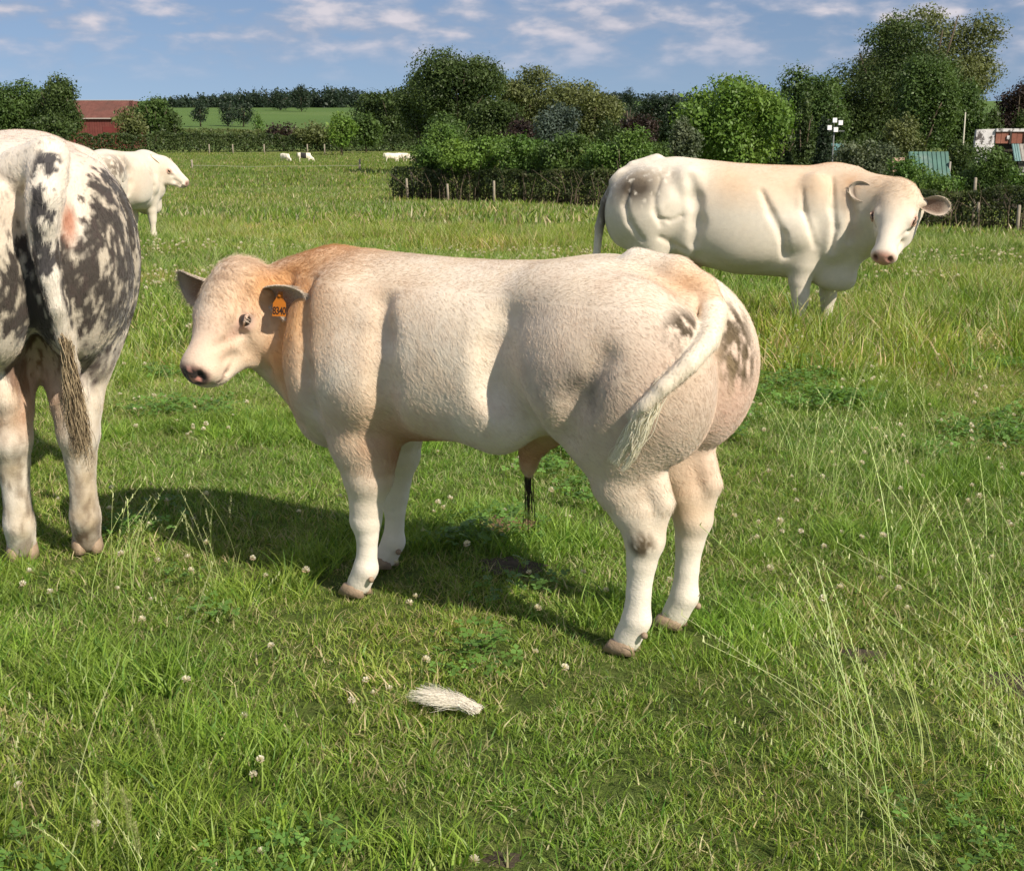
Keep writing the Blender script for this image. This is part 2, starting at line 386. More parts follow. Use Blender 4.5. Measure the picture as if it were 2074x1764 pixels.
def hoof(parent, s, t, mat, r=.05, h=.055, ang=0, zoff=0):
    """two claws side by side"""
    b = MB()
    for sg in (-1, 1):
        rings = []
        for (z, k, f) in ((0, 1.12, .35), (h * .5, 1.0, .2), (h, .86, 0)):
            ring = []
            for j in range(10):
                a = 2 * math.pi * j / 10; x = math.cos(a) * r * .95 * k + (f * r if math.cos(a) > 0 else 0) * math.cos(a); y = math.sin(a) * r * .46 * k + sg * r * .5
                ring.append((s + x * math.cos(ang) - y * math.sin(ang), t + x * math.sin(ang) + y * math.cos(ang), z + zoff))
            rings.append(ring)
        pts = sum(rings, []); fc = [(i*10+j, i*10+(j+1) % 10, (i+1)*10+(j+1) % 10, (i+1)*10+j) for i in range(2) for j in range(10)] + [tuple(range(9, -1, -1)), tuple(range(20, 30))]
        b.poly(pts, fc)
    return b.build('hoof', mat, parent, True)
def head_axes(fr, a_world, hint=None):
    a = np.array(a_world, float); a /= np.linalg.norm(a); f = np.array([a[0], a[1], 0]); f /= np.linalg.norm(f); l = np.array([-f[1], f[0], 0.])
    if hint is not None: l = np.array(hint, float); l = l - (l @ a) * a; l /= np.linalg.norm(l)
    u = np.cross(a, l)
    return np.stack([fr.dirl(a), fr.dirl(l), fr.dirl(u)])
def sculpt_head(S, O, R, k=1.0, heavy=1.0, kl=1.0):
    """O poll in body axes; rows of R: muzzle, left, up. k scale (1 = calf)"""
    g = lambda h, l, u: O + k * (h * kl * R[0] + l * R[1] + u * R[2])
    S.ell(g(.11, 0, -.075), k * np.array([.145, .105, .10]), R, .04)
    S.ell(g(.05, 0, -.03), k * np.array([.085, .098, .055]), R, .04)
    S.ell(g(.0, 0, -.045), k * np.array([.055, .085, .06]), R, .05)
    S.cone(g(.12, 0, -.06), g(.33, 0, -.072), .078 * k, .056 * k, .04)
    S.ell(g(.370, 0, -.085), k * np.array([.046, .070, .058]), R, .03)
    S.ell(g(.345, 0, -.125), k * np.array([.048, .052, .042]), R, .025)
    for sg in (1, -1):
        S.ell(g(.150, sg * .078, -.045), k * np.array([.042, .026, .034]), R, .03)          # brow
        S.ell(g(.160, sg * .106, -.060), k * np.array([.019, .011, .012]), R, .012, True)      # eye socket
        S.ell(g(.135, sg * .058, -.145), k * np.array([.10, .044, .105]) * heavy, R, .04)     # cheek
        S.cone(g(.125, sg * .045, -.215), g(.33, sg * .022, -.145), .045 * k, .030 * k, .035)     # jaw
        S.ell(g(.404, sg * .036, -.066), k * np.array([.016, .014, .016]), R, .010, True)      # nostril
        S.cone(g(.30, sg * .066, -.140), g(.405, sg * .03, -.118), .006 * k, .006 * k, .008, 1, True)  # mouth line
        S.cone(g(.30, sg * .055, -.04), g(.20, sg * .085, -.09), .008 * k, .012 * k, .02, 1, True)
        S.cone(g(.04, sg * .085, -.065), g(.032, sg * .122, -.070), .032 * k, .024 * k, .025)    # ear root
    return g
# ------------------------------------------------------------------ the calf
hide = pmat('hide', (1, 1, 1), rough=.7, var=.05, scale=26, bump=.2, bscale=120, spec=.25, sheen=.25, attr='Col')
def make_fur():
    m = bpy.data.materials.new('fur'); m.use_nodes = True; nd, lk = m.node_tree.nodes, m.node_tree.links; b = nd['Principled BSDF']
    b.inputs['Roughness'].default_value = .55; b.inputs['Specular IOR Level'].default_value = .25
    a = N(nd, 'ShaderNodeAttribute', attribute_name='Col'); lk.new(a.outputs['Color'], b.inputs['Base Color']); return m
fur = make_fur()
horn = pmat('hoof_horn', (.34, .25, .17), rough=.55, var=.3, scale=30, bump=.3, bscale=90)
eye_m = pmat('eye', (.05, .035, .03), rough=.25, var=0, bump=0, spec=.6)
CREAM = np.array((.74, .63, .49)); WHITE = np.array((.81, .75, .64)); OCHRE = np.array((.62, .35, .155)); PINK = np.array((.55, .26, .19)); DUNG = np.array((.085, .062, .035))
KH, KL = .96, .89
def make_calf():
    fr = Frame((.417, 3.42, 0), 150.06); T = fr.t
    root = empty('calf', (fr.o[0], fr.o[1], 0), math.radians(fr.deg), label='cream double-muscled bull calf in profile with an orange ear tag, standing in front', cat='calf')
    S = Sculpt((-.36, -.42, -.01), (1.76, .66, 1.2), .0085)
    S.trunk([(-.10, .99, .66, .15), (0, 1.045, .60, .20), (.15, 1.083, .58, .235), (.27, 1.072, .575, .25), (.38, 1.055, .565, .252), (.55, 1.046, .525, .256), (.72, 1.045, .505, .256),
             (.89, 1.050, .478, .245), (1.03, 1.050, .455, .22), (1.13, 1.035, .458, .18), (1.22, .995, .50, .13), (1.29, .93, .56, .08)], .06, 2.3)
    g0 = None
    for sg in (1, -1):
        ds = 0 if sg > 0 else -.02
        S.ell((.075 + ds, sg * .145, .80), (.262, .165, .25), R=[(.96, 0, .28), (0, 1, 0), (-.28, 0, .96)], k=.03)                         # haunch
        S.ell((-.035 + ds, sg * .105, .735), (.14, .12, .19), k=.05)                           # buttock
        S.ell((.20, sg * .20, .79), (.125, .095, .165), k=.07)                                # front of thigh
        S.ell((.24, sg * .13, .985), (.12, .08, .06), k=.08)                                   # hip
        S.ell((.075 + ds, sg * .145, .61), (.135, .10, .12), k=.05)
        # shoulder, upper arm, neck muscle
        S.ell((.97, sg * .155, .80), (.125, .09, .19), k=.08)
        S.ell((.885, sg * .205, .70), (.135, .085, .135), R=[(.9, 0, .4), (0, 1, 0), (-.4, 0, .9)], k=.045)
        S.ell((1.08, sg * .14, .70), (.13, .10, .17), k=.09)
        S.ell((.60, sg * .185, .76), (.22, .08, .19), k=.08)
        S.ell((.43, sg * .17, .70), (.13, .08, .17), k=.07)
        S.ell((1.10, sg * .06, .52), (.10, .07, .07), k=.06)
    # legs: hind
    def hind(ds, t): S.leg([(.065 + ds, t, .60, .118), (.058 + ds, t, .49, .092), (.018 + ds, t, .415, .068), (-.004 + ds, t, .335, .056), (.004 + ds, t, .27, .042), (.010 + ds, t, .18, .0345), (.014 + ds, t, .10, .041), (.042 + ds, t, .035, .040)], .03, 1.12, 1)
    hind(0, .12); hind(-.045, -.115)
    for ds, t in ((0, .12), (-.045, -.115)):
        S.chain([(-.01 + ds, t, .53, .05), (-.052 + ds, t, .445, .032), (-.030 + ds, t, .35, .028)], .012)   # hock point
        S.chain([(.075 + ds, t + (.035 if t > 0 else -.035), .50, .05), (.045 + ds, t + (.02 if t > 0 else -.02), .41, .035)], .03)
    def fore(ds, t): S.leg([(.925 + ds, t, .60, .125), (.918 + ds, t, .50, .110), (.908 + ds, t, .39, .080), (.916 + ds, t, .30, .054), (.922 + ds, t, .245, .050), (.918 + ds, t, .195, .035), (.920 + ds, t, .15, .031), (.926 + ds, t, .09, .039), (.954 + ds, t, .035, .039)], .035, 1.08, 1)
    fore(0, .135); fore(.075, -.12)
    S.chain([(.86, .15, .50, .05), (.845, .145, .44, .03)], .03)
    # prepuce
    S.chain([(.36, 0, .565, .05), (.415, 0, .515, .032), (.425, 0, .46, .017), (.425, 0, .425, .010)], .04)
    # neck and head
    O = fr.depth(474, 548, 3.93); R = head_axes(fr, (-.37, -.57, -.70))
    nk = O + .16 * .9 * R[0] - .10 * R[2]
    S.cone((1.08, 0, .77), (1.25, .03, .81), .23, .165, .09, 1.25)
    S.cone((1.22, .02, .84), O + .07 * R[0] - .14 * R[2], .155, .09, .06, 1.2)
    S.cone((1.18, .02, .70), O + .14 * R[0] - .20 * R[2], .13, .055, .06, 1.25)
    S.cone((1.12, 0, .965), O - .10 * R[2] + np.array([-.02, -.03, -.03]), .08, .06, .06)
    g = sculpt_head(S, O, R, KH, 1.0, KL)
    # tail
    tp = [(*T(1290, 535, 0), .045), (*T(1370, 556, 0), .045), (*T(1420, 585, .0), .043), (*T(1446, 632, .015), .037), (*T(1434, 690, .07), .029), (*T(1395, 738, .14), .0255), (*T(1345, 783, .21), .021), (*T(1305, 822, .268), .018), (*T(1280, 850, .295), .009)]
    eye_l = fr.loc((0, 0, EYE)); tp = tp[:3] + [(*S.lift(p[:3], eye_l, p[3] * (.6 if i < 2 else .95)), p[3]) for i, p in enumerate(tp[3:])]
    TS = []; S.chain(tp[:3], .025)
    # grooves: thigh against flank, tail groove, between the buttocks, muscle seams
    S.chain([(-.30, 0, .92, .02), (-.26, 0, .70, .035), (-.12, 0, .56, .03)], .03, 1, True)
    for sg in (1, -1):
        S.chain([(-.02, sg * .088, 1.10, .008), (-.13, sg * .08, 1.02, .014), (-.20, sg * .075, .90, .014)], .03, 1, True)
        for pts, k in (([(.37, .92, .008), (.385, .84, .016), (.375, .74, .026), (.31, .65, .026)], .06), ([(.78, .93, .006), (.755, .85, .012), (.745, .72, .020), (.765, .60, .026)], .05), ([(1.08, .97, .010), (1.05, .85, .018), (1.03, .72, .020), (1.02, .60, .014)], .03),
                       ([(1.19, .97, .012), (1.185, .82, .024), (1.18, .66, .030), (1.15, .54, .020)], .03), ([(.04, .86, .004), (.11, .74, .018), (.17, .63, .018)], .05), 
                       ([(1.28, .97, .006), (1.27, .82, .012), (1.26, .68, .014)], .025)):
            S.groove([(p[0], p[1], p[2] * .62) for p in pts], sg, k * 1.5, .5)
    S.chain(tp[2:], .005)
    V, Q = S.mesh()
    # ---- coat colour
    C = np.tile(CREAM, (len(V), 1)); n1 = vnoise(V, 5, 1); n2 = vnoise(V, 16, 2); n3 = vnoise(V * [1, 1, .35], 60, 3, 3)
    C = mixc(C, WHITE, np.clip((n1 - .42) * 3, 0, 1) * .75)
    C = mixc(C, (.60, .43, .31), np.clip((n2 - .5) * 2.4, 0, 1) * .40)
    C = mixc(C, OCHRE, seg(V, (1.15, .0, 1.02), (1.13, .2, .88), .16, .8) * 1.0 + seg(V, (1.2, .18, .95), (1.19, .2, .60), .06, 1) * .6 + seg(V, (.82, .25, .95), (.80, .28, .72), .05, 1) * .3)
    C = mixc(C, OCHRE, blob(V, (.74, .2, .55), (.16, .2, .09), .9) * .6 + blob(V, T(1400, 575, .04), (.09, .07, .05), .8) * .8)
    C = mixc(C, (.60, .45, .345), blob(V, (.0, .25, .78), (.26, .3, .24), .6) * (.3 + .5 * n1) + blob(V, (-.2, .0, .72), (.15, .3, .2), .8) * .4)
    C = mixc(C, (.50, .25, .12), seg(V, (.35, 0, .50), (.78, .10, .47), .10, .8) * .9)  # brown-red shadow under the belly, painted into the coat
    C = mixc(C, (.62, .38, .20), blob(V, (-.01, -.1, .42), (.08, .08, .14), .8) * .8 + blob(V, (.75, .17, .98), (.25, .12, .08), 1) * .25)
    C = mixc(C, WHITE * 1.06, np.clip((.36 - V[:, 2]) / .14, 0, 1) * .8)
    C = mixc(C, PINK * 1.08, blob(V, (-.16, -.07, .69), (.12, .08, .16), .8) * .35)
    # belongs to the skin: grey brown stains and dried dung
    C = mixc(C, (.20, .17, .15), blob(V, S.lift(T(1145, 778, .2), eye_l, 0), (.10, .10, .055), .9) * np.clip(n3 * 2.6 - .6, 0, 1) * .6)
    C = mixc(C, (.30, .25, .21), blob(V, T(1210, 800, .3), (.07, .12, .07), .9) * np.clip(n3 * 2.4 - .6, 0, 1) * .7 + blob(V, T(1100, 640, .25), (.05, .12, .10), 1) * .3)
    dn = np.clip(n3 * 3.4 - 1.25, 0, 1)
    C = mixc(C, DUNG, blob(V, S.lift(T(1392, 668, .05), eye_l, 0), (.05, .07, .062), .4) * np.clip(dn * 2.2, 0, 1))
    C = mixc(C, DUNG * 1.2, (seg(V, S.lift(T(1480, 655, -.12), eye_l, 0), S.lift(T(1500, 735, -.14), eye_l, 0), .06, .4)) * np.clip(dn * 2.2, 0, 1))
    C = mixc(C, DUNG * 1.6, blob(V, S.lift(T(1297, 1105, .12), eye_l, 0), (.036, .05, .036), .35) * np.clip(dn * 2.2, 0, 1))
    tw = np.zeros(len(V))
    for a_, b_ in zip(tp[3:-1], tp[4:]): tw = np.maximum(tw, seg(V, a_[:3], b_[:3], max(a_[3], b_[3]) * 1.12, .10))
    C = mixc(C, (.80, .71, .56), tw * .9)
    C = mixc(C, (.34, .25, .14), (1 - tw) * blob(V, T(1465, 745, .0), (.05, .09, .07), .8) * dn * .6)
    # face
    H = (V - O) @ R.T / KH / np.array([KL, 1, 1]); head = (H[:, 0] > -.1) & (V[:, 0] > 1.2)
    def fb(c, r, w, soft, col):
        nonlocal C
        C = mixc(C, col, blob(H, c, r, soft) * w * head)
    fb((.31, 0, -.04), (.14, .1, .06), .55, .9, (.64, .40, .29)); fb((.02, 0, .0), (.1, .06, .06), .5, .9, (.56, .33, .17))
    for sg in (1, -1):
        fb((.168, sg * .105, -.063), (.036, .03, .026), .85, .5, PINK * .95); fb((.20, sg * .085, -.07), (.05, .03, .02), .6, .7, PINK)
        fb((.165, sg * .103, -.062), (.024, .02, .015), .9, .3, (.10, .05, .04))
        fb((.125, sg * .09, -.12), (.08, .05, .06), .5, .9, WHITE * 1.05)
        fb((.355, sg * .055, -.128), (.06, .022, .008), .7, .5, (.25, .14, .1))
        fb((.404, sg * .036, -.066), (.02, .016, .016), .95, .3, (.05, .02, .02))
    pad = blob(H, (.405, 0, -.070), (.035, .062, .042), .25) * head; C = mixc(C, np.array((.62, .28, .22)), pad)
    C = mixc(C, (.03, .02, .018), pad * np.clip((vnoise(V, 55, 9) + .35 * (H[:, 1] < -.0) - .42) * 9, 0, 1))
    fb((.35, .01, -.035), (.012, .012, .012), .9, .5, (.06, .03, .02))
    body = new_mesh('body', V, Q, hide, root, True, C)
    # parts
    for sg, lb in ((1, None), (-1, None)):
        base = g(.03, sg * .112, -.070); 
        if sg > 0: tip = g(.045, .285, -.075); face = R[0] * .35 - R[2] * .55 + .2 * R[1]
        else: tip = g(.03, -.275, -.055); face = R[0] * .8 - R[2] * .2
        e = ear_mesh('ear', base, tip, fr.dirl((-.45, -.8, -.32)) if sg > 0 else fr.dirl((-.4, -.8, -.3)), .056, hide, root, CREAM * .95, (.26, .14, .09), .55, 0, (.36, .30, .26), 2600, .022)
        if sg > 0: EAR, ET = e, (base, tip)
        c = g(.160, sg * .0925, -.060); sphere('eye', c, .0190, eye_m, root)
        lid = MB().tube([g(.136, sg * .098, -.064), g(.143, sg * .107, -.048), g(.159, sg * .1095, -.0425), g(.175, sg * .106, -.050), g(.186, sg * .096, -.068)], [.002, .0045, .0055, .0045, .002], 6).build('eyelid', pmat('lid%d' % sg, (.56, .38, .28), bump=0), root, True)
        MB().tube([g(.136, sg * .098, -.064), g(.148, sg * .1045, -.073), g(.161, sg * .1055, -.077), g(.175, sg * .102, -.076), g(.186, sg * .096, -.068)], [.002, .0035, .004, .0035, .002], 6).build('eyelid', MATS['lid%d' % sg], root, True)
    # lashes
    n = 7; rr = np.random.default_rng(4); t = rr.random(n)[:, None]
    b0 = g(.140, .111, -.045) * (1 - t) + g(.178, .109, -.048) * t + R[2] * (.010 * np.sin(t * math.pi)) * .8
    d = (R[1] * .9 - R[2] * .55 + R[0] * .1) + .35 * rr.normal(size=(n, 3)); P = np.stack([b0, b0 + d * .007, b0 + d * .012 - R[2] * .003], 1)
    hair_object('eyelashes', P, np.tile([.0008, .0006, .0002], (n, 1)), np.tile((.7, .6, .48), (n, 1)), fur, root)
    for s_, t_, a in ((.05, .12, 0), (.008, -.115, 0), (.965, .135, 0), (1.04, -.12, 0)): hoof(root, s_, t_, horn, .041, .035)
    for ds, t_ in ((0, .12), (-.045, -.115)):
        sphere('dewclaw', (-.020 + ds, t_ + (.022 if t_ > 0 else -.022), .066), .010, horn, root, seg_=8, rings=6)
    sphere('dewclaw', (.893, .155, .064), .010, horn, root, seg_=8, rings=6); sphere('dewclaw', (.968, -.10, .064), .010, horn, root, seg_=8, rings=6)
    # preputial hair
    n = 22; b0 = np.array([.425, 0, .43]) + rr.normal(size=(n, 3)) * [.006, .006, .004]; d = np.array([-.03, .01, -1]) + rr.normal(size=(n, 3)) * .03
    L = .09 + .10 * rr.random((n, 1)); P = np.stack([b0 + d * L * q for q in (0, .35, .7, 1)], 1); P[:, 2:] += (rr.normal(size=(n, 1, 3)) * .004)
    hair_object('belly_hair', P, np.tile([.0011, .0010, .0007, .0003], (n, 1)), np.tile((.03, .02, .015), (n, 1)), fur, root)
    # tail switch
    n = 420; a = np.array(tp[6][:3]); b = np.array(tp[8][:3]); c = S.lift(T(1252, 925, .12), eye_l, .012)
    t = rr.random((n, 1)) * .8; lk_ = rr.integers(0, 9, n); lo_ = rr.normal(size=(9, 3)) * [.013, .005, .012]; b0 = a + (b - a) * t + rr.normal(size=(n, 3)) * .008
    e = c + lo_[lk_] + rr.normal(size=(n, 3)) * .004 + (b - a) * t * .2; m = b0 * .45 + e * .55 + (lo_[lk_] * .8) + np.array([-.012, .008, .02])
    us = np.linspace(0, 1, 7)[None, :, None]; P = b0[:, None] * (1 - us)**2 + 2 * m[:, None] * us * (1 - us) + e[:, None] * us**2
    P += .0025 * np.sin(us * 14 + rr.random((n, 1, 1)) * 6)
    hair_object('tail_tuft', P, np.tile(np.linspace(.0013, .0004, 7), (n, 1)), np.array([(.95, .89, .70)]) * (.85 + .25 * rr.random((n, 1))), fur, root)
    # ear tag with its number
    tagm = pmat('tag_orange', (.42, .135, .012), rough=.45, var=.1, scale=40, bump=.05)
    inkm = pmat('tag_ink', (.03, .012, .008), rough=.7, var=0, bump=0)
    # stands in the ear, facing the camera side
    em = np.array(ET[0]) * .5 + np.array(ET[1]) * .5; ey = (fr.o + fr.a * em[0] + fr.n * em[1])[1]
    tc_ = fr.depth(566, 618, ey - .028); nrm = fr.dirl((.10, -.97, .05)); nrm /= np.linalg.norm(nrm); up = fr.dirl((.06, 0, 1)); up -= (up @ nrm) * nrm; up /= np.linalg.norm(up); rt = np.cross(up, nrm)
    prof = [(-.021, -.034), (.020, -.034), (.019, .006), (.011, .018), (.009, .040), (-.003, .040), (-.011, .018), (-.019, .006)]
    pv = [tc_ + rt * x + up * y + nrm * z for z in (.0015, -.0015) for x, y in prof]; k = len(prof)
    tg = new_mesh('ear_tag', np.array(pv), [tuple(range(k)), tuple(range(2*k-1, k-1, -1))] + [(i, i + k, (i+1) % k + k, (i+1) % k) for i in range(k)], tagm, root)
    cu = bpy.data.curves.new('tag_number', 'FONT'); cu.body = '8340'; cu.size = .0235; cu.align_x = 'CENTER'; cu.align_y = 'CENTER'; cu.extrude = .0004; cu.space_character = .92; cu.offset = .0004
    tmp = bpy.data.objects.new('tmp', cu); COL.objects.link(tmp); dg = bpy.context.evaluated_depsgraph_get(); dg.update(); me = bpy.data.meshes.new_from_object(tmp.evaluated_get(dg)); bpy.data.objects.remove(tmp)
    me.name = 'tag_number'; me.materials.clear(); me.materials.append(inkm); no = bpy.data.objects.new('tag_number', me); COL.objects.link(no); no.parent = tg
    M = Matrix.Identity(4)
    for i, v in enumerate((rt, up, nrm)):
        for j in range(3): M[j][i] = v[j]
    sx = Matrix.Diagonal((.9, 1.35, 1, 1)); p = tc_ - up * .018 + nrm * .0022
    for j in range(3): M[j][3] = p[j]
    me.transform(M @ sx)
    sphere('tag_stud', tc_ + up * .028 + nrm * .003, .006, tagm, tg, seg_=10, rings=6)
    def flow(P):
        f = np.tile(np.array([-.8, 0, -.6]), (len(P), 1)); lg = P[:, 2] < .45; f[lg] = (-.05, 0, -1)
        up_ = P[:, 2] > .98; f[up_] = (-.9, 0, .1); hp = (P[:, 0] > 1.3); f[hp] = R[0] * -.3 + np.array([-.4, 0, -.5])
        return f
    def lf(P):
        l = np.where(P[:, 2] < .42, .45, 1.0); l += 1.1 * blob(P, (1.25, .03, 1.05), (.3, .15, .12), .8) + 2.0 * blob(P, g(0, 0, 0), (.09, .10, .08), .8) + .5 * blob(P, (.85, .1, .5), (.35, .3, .12), .8)
        hh = (P - O) @ R.T; l[(hh[:, 0] > .22) & (P[:, 0] > 1.2)] *= .6; return l
    keep = ~(head & (np.abs(H[:, 0] - .165) < .035) & (np.abs(H[:, 2] + .062) < .030))[Q[:, 0]] & (pad < .3)[Q[:, 0]]
    coat(V, Q[keep], C, HAIRS, .0130, .00038, flow, fur, root, 3, lf)
    return root
HAIRS = 210000
# ------------------------------------------------------------------ grown cattle
def adult(root, fr, res, O, R, kh=1.3, W=1.0, fore_ds=(0, 0), lg=(.15, .15), tail=None, udder=True, graze=False, muscle=1.0, lk=1.0, hind_ds=(0, 0)):
    hi_s = 2.75 if graze else 2.55
    S = Sculpt((-.62, -.75, -.01), (hi_s, .75, 1.6), res)
    k2 = res * 1.6
    S.trunk([(-.22, 1.31, .86, .15 * W), (-.05, 1.375, .80, .25 * W), (.22, 1.41, .64, .29 * W), (.45, 1.385, .56, .31 * W), (.72, 1.36, .50, .335 * W), (.95, 1.35, .495, .335 * W),
             (1.15, 1.347, .48, .31 * W), (1.32, 1.345, .45, .27 * W), (1.5, 1.33, .42, .22 * W), (1.62, 1.30, .45, .18 * W)], .06, 2.4)
    for sg in (1, -1):
        S.ell((.03, sg * .175 * W, 1.02), (.325, .185 * W, .31), R=[(.96, 0, .28), (0, 1, 0), (-.28, 0, .96)], k=.035)   # haunch
        S.ell((-.13, sg * .125 * W, .96), (.19, .14 * W, .27), k=.05)                         # buttock
        S.ell((.20, sg * .235 * W, 1.07), (.095, .085, .115), k=.035)                         # round thigh muscle
        S.ell((.02, sg * .235 * W, .90), (.11, .085, .20), R=[(.94, 0, .34), (0, 1, 0), (-.34, 0, .94)], k=.04)
        S.ell((.33, sg * .20 * W, 1.22), (.12, .10, .12), k=.06)                              # hook bone
        S.ell((-.20, sg * .09 * W, 1.20), (.10, .055, .09), k=.06)                            # pin bone
        S.ell((.05, sg * .15 * W, .74), (.17, .12, .17), k=.06)
        S.ell((.36, sg * .20 * W, .76), (.07, .045, .17), R=[(.85, 0, .5), (0, 1, 0), (-.5, 0, .85)], k=.05)  # flank fold
        S.ell((1.30, sg * .21 * W, 1.05), (.14, .10, .25), k=.06)                             # shoulder
        S.ell((1.17, sg * .255 * W, .87), (.155, .10, .16), R=[(.85, 0, .5), (0, 1, 0), (-.5, 0, .85)], k=.04)
        S.ell((1.45, sg * .20 * W, .84), (.14, .11, .20), k=.06)
        S.ell((1.50, sg * .08, .50), (.14, .09, .10), k=.08)
        S.ell((.80, sg * .24 * W, .90), (.30, .11, .27), k=.10)
        # seams between muscles
        t = sg * lg[0]; ds = hind_ds[0 if sg > 0 else 1]
        S.leg([(.07 + ds, t, .78, .155), (.06 + ds, t, .64, .118), (-.005 + ds, t, .53, .080 * lk), (-.022 + ds, t, .43, .070 * lk), (-.005 + ds, t, .34, .052 * lk), (.0 + ds, t, .22, .043 * lk), (.012 + ds, t, .13, .052 * lk), (.045 + ds, t, .045, .052)], .035, 1.12, 1)
        S.chain([(-.03 + ds, t, .68, .06), (-.088 + ds, t, .57, .038), (-.055 + ds, t, .44, .036)], .014)
        S.chain([(.055 + ds, t + sg * .045, .60, .055), (.03 + ds, t + sg * .03, .50, .045)], .04)
        t = sg * lg[1]; ds = fore_ds[0 if sg > 0 else 1]
        S.leg([(1.26 + ds * .5, t, .78, .16), (1.25 + ds * .8, t, .62, .122), (1.24 + ds, t, .48, .088), (1.25 + ds, t, .37, .070), (1.252 + ds, t, .31, .064), (1.25 + ds, t, .25, .047), (1.25 + ds, t, .18, .044), (1.255 + ds, t, .11, .052), (1.285 + ds, t, .04, .052)], .04, 1.1, 1)
    if udder:
        S.ell((.30, 0, .56), (.13, .11, .10), k=.05)
        for a in (.24, .35):
            for b in (-.05, .05): S.cone((a, b, .50), (a, b, .435), .02, .012, .015)
        for sg in (1, -1): S.ell((.42, sg * .30, .58), (.085, .13, .12), k=.04, cut=True)
    # neck
    if graze:
        S.cone((1.40, 0, .92), O - .14 * R[2] + .03 * R[0], .26, .13, .12, 1.2); S.cone((1.42, 0, .68), O - .22 * R[2] + .12 * R[0], .20, .08, .1, 1.2)
    else:
        S.cone((1.42, 0, 1.0), O - .13 * R[2] * kh + .05 * R[0], .27, .125 * kh, .11, 1.2)
        S.cone((1.45, 0, 1.14), O - .08 * R[2] * kh + np.array([-.06, 0, .0]), .20, .125, .09, 1.1)
        S.cone((1.46, 0, .72), O - .22 * R[2] * kh + .12 * R[0] * kh, .20, .06 * kh, .10, 1.3)
    g = sculpt_head(S, O, R, kh)
    m = muscle
    for sg in (1, -1):
        for pts, k in (([(.13, 1.25, .010), (.09, 1.12, .022), (.10, 1.0, .028), (.15, .90, .022)], .03), ([(-.10, 1.20, .010), (-.14, 1.05, .024), (-.10, .92, .028), (.0, .78, .02)], .03), ([(.12, .955, .014), (.22, .93, .018), (.31, .97, .014)], .02),
                       ([(.36, 1.26, .02), (.40, 1.10, .05), (.42, .92, .055), (.40, .76, .03)], .07), ([(.90, 1.16, .012), (.98, 1.00, .030), (1.07, .84, .036), (1.10, .68, .03)], .04), ([(1.20, 1.18, .010), (1.22, 1.02, .020), (1.28, .88, .024), (1.32, .76, .02)], .03),
                       ([(1.42, 1.25, .010), (1.43, 1.05, .022), (1.46, .90, .022), (1.44, .72, .018)], .035), 
                       ([(1.55, 1.2, .012), (1.58, 1.0, .022), (1.57, .8, .018)], .04), ([(.14, .80, .012), (.24, .74, .016), (.33, .70, .012)], .03)):
            S.groove([(p[0], p[1], p[2] * .45 * m) for p in pts], sg, k * 1.1, .55)
    S.chain([(-.42, 0, 1.05, .02), (-.40, 0, .85, .03), (-.22, 0, .70, .03)], .035, 1, True)
    if tail:
        tp = tail(S); S.chain(tp, .014)
    return S, g
def adult_parts(root, fr, g, R, kh, body_cols, eye_r=.021, ears=None, hoofs=((.05, .15), (.05, -.15), (1.29, .15), (1.29, -.15)), hoof_r=.055, eye_mat=None, eh=0):
    co, ci = body_cols
    for sg in (1, -1):
        base = g(.04, sg * .112, -.070); tip = g(*(ears[0 if sg > 0 else 1]))
        fdir = R[2] * .85 + R[0] * .45
        ear_mesh('ear', base, tip, fdir if sg > 0 else fdir, .048 * kh, hide, root, co, ci, .5, hairs=eh, hlen=.024)
        sphere('eye', g(.158, sg * .094, -.058), .021 * kh * 1.0, eye_mat or eye_m, root)
        MB().tube([g(.134, sg * .104, -.064), g(.143, sg * .113, -.046), g(.159, sg * .115, -.041), g(.174, sg * .112, -.049), g(.184, sg * .102, -.068)], [.003 * kh, .006 * kh, .0065 * kh, .006 * kh, .003 * kh], 6).build('eyelid', MATS['lid1'], root, True)
        MB().tube([g(.134, sg * .104, -.064), g(.148, sg * .110, -.076), g(.162, sg * .111, -.079), g(.176, sg * .108, -.077), g(.184, sg * .102, -.068)], [.003 * kh, .0045 * kh, .005 * kh, .0045 * kh, .003 * kh], 6).build('eyelid', MATS['lid1'], root, True)
    for s_, t_ in hoofs: hoof(root, s_, t_, horn, hoof_r, .045)
def head_paint(C, V, O, R, kh, dark=0.0, nose=(.62, .30, .22)):
    H = (V - O) @ R.T / kh; hd = (H[:, 0] > -.12) & (V[:, 0] > 1.3) & (np.linalg.norm(H, axis=1) < .6)
    def fb(C, c, r, w, soft, col): return mixc(C, col, blob(H, c, r, soft) * w * hd)
    for sg in (1, -1):
        C = fb(C, (.160, sg * .108, -.060), (.034, .03, .026), .95, .5, np.array((.60, .25, .18)))
        C = fb(C, (.345, sg * .055, -.130), (.07, .022, .008), .6, .5, (.25, .14, .1))
        C = fb(C, (.23, sg * .085, -.075), (.05, .02, .012), .5, .8, (.45, .36, .28))
    pad = blob(H, (.402, 0, -.075), (.038, .062, .05), .3) * hd
    C = mixc(C, np.array(nose), pad * .9)
    for sg in (1, -1): C = fb(C, (.404, sg * .036, -.066), (.02, .016, .018), .9, .3, (.10, .03, .025))
    C = fb(C, (.03, 0, 0), (.09, .06, .05), .4, .9, (.60, .50, .38))
    return C, hd, H
def flow_gen(O, R):
    def flow(P):
        f = np.tile(np.array([-.8, 0, -.6]), (len(P), 1)); f[P[:, 2] < .6] = (-.05, 0, -1); return f
    return flow
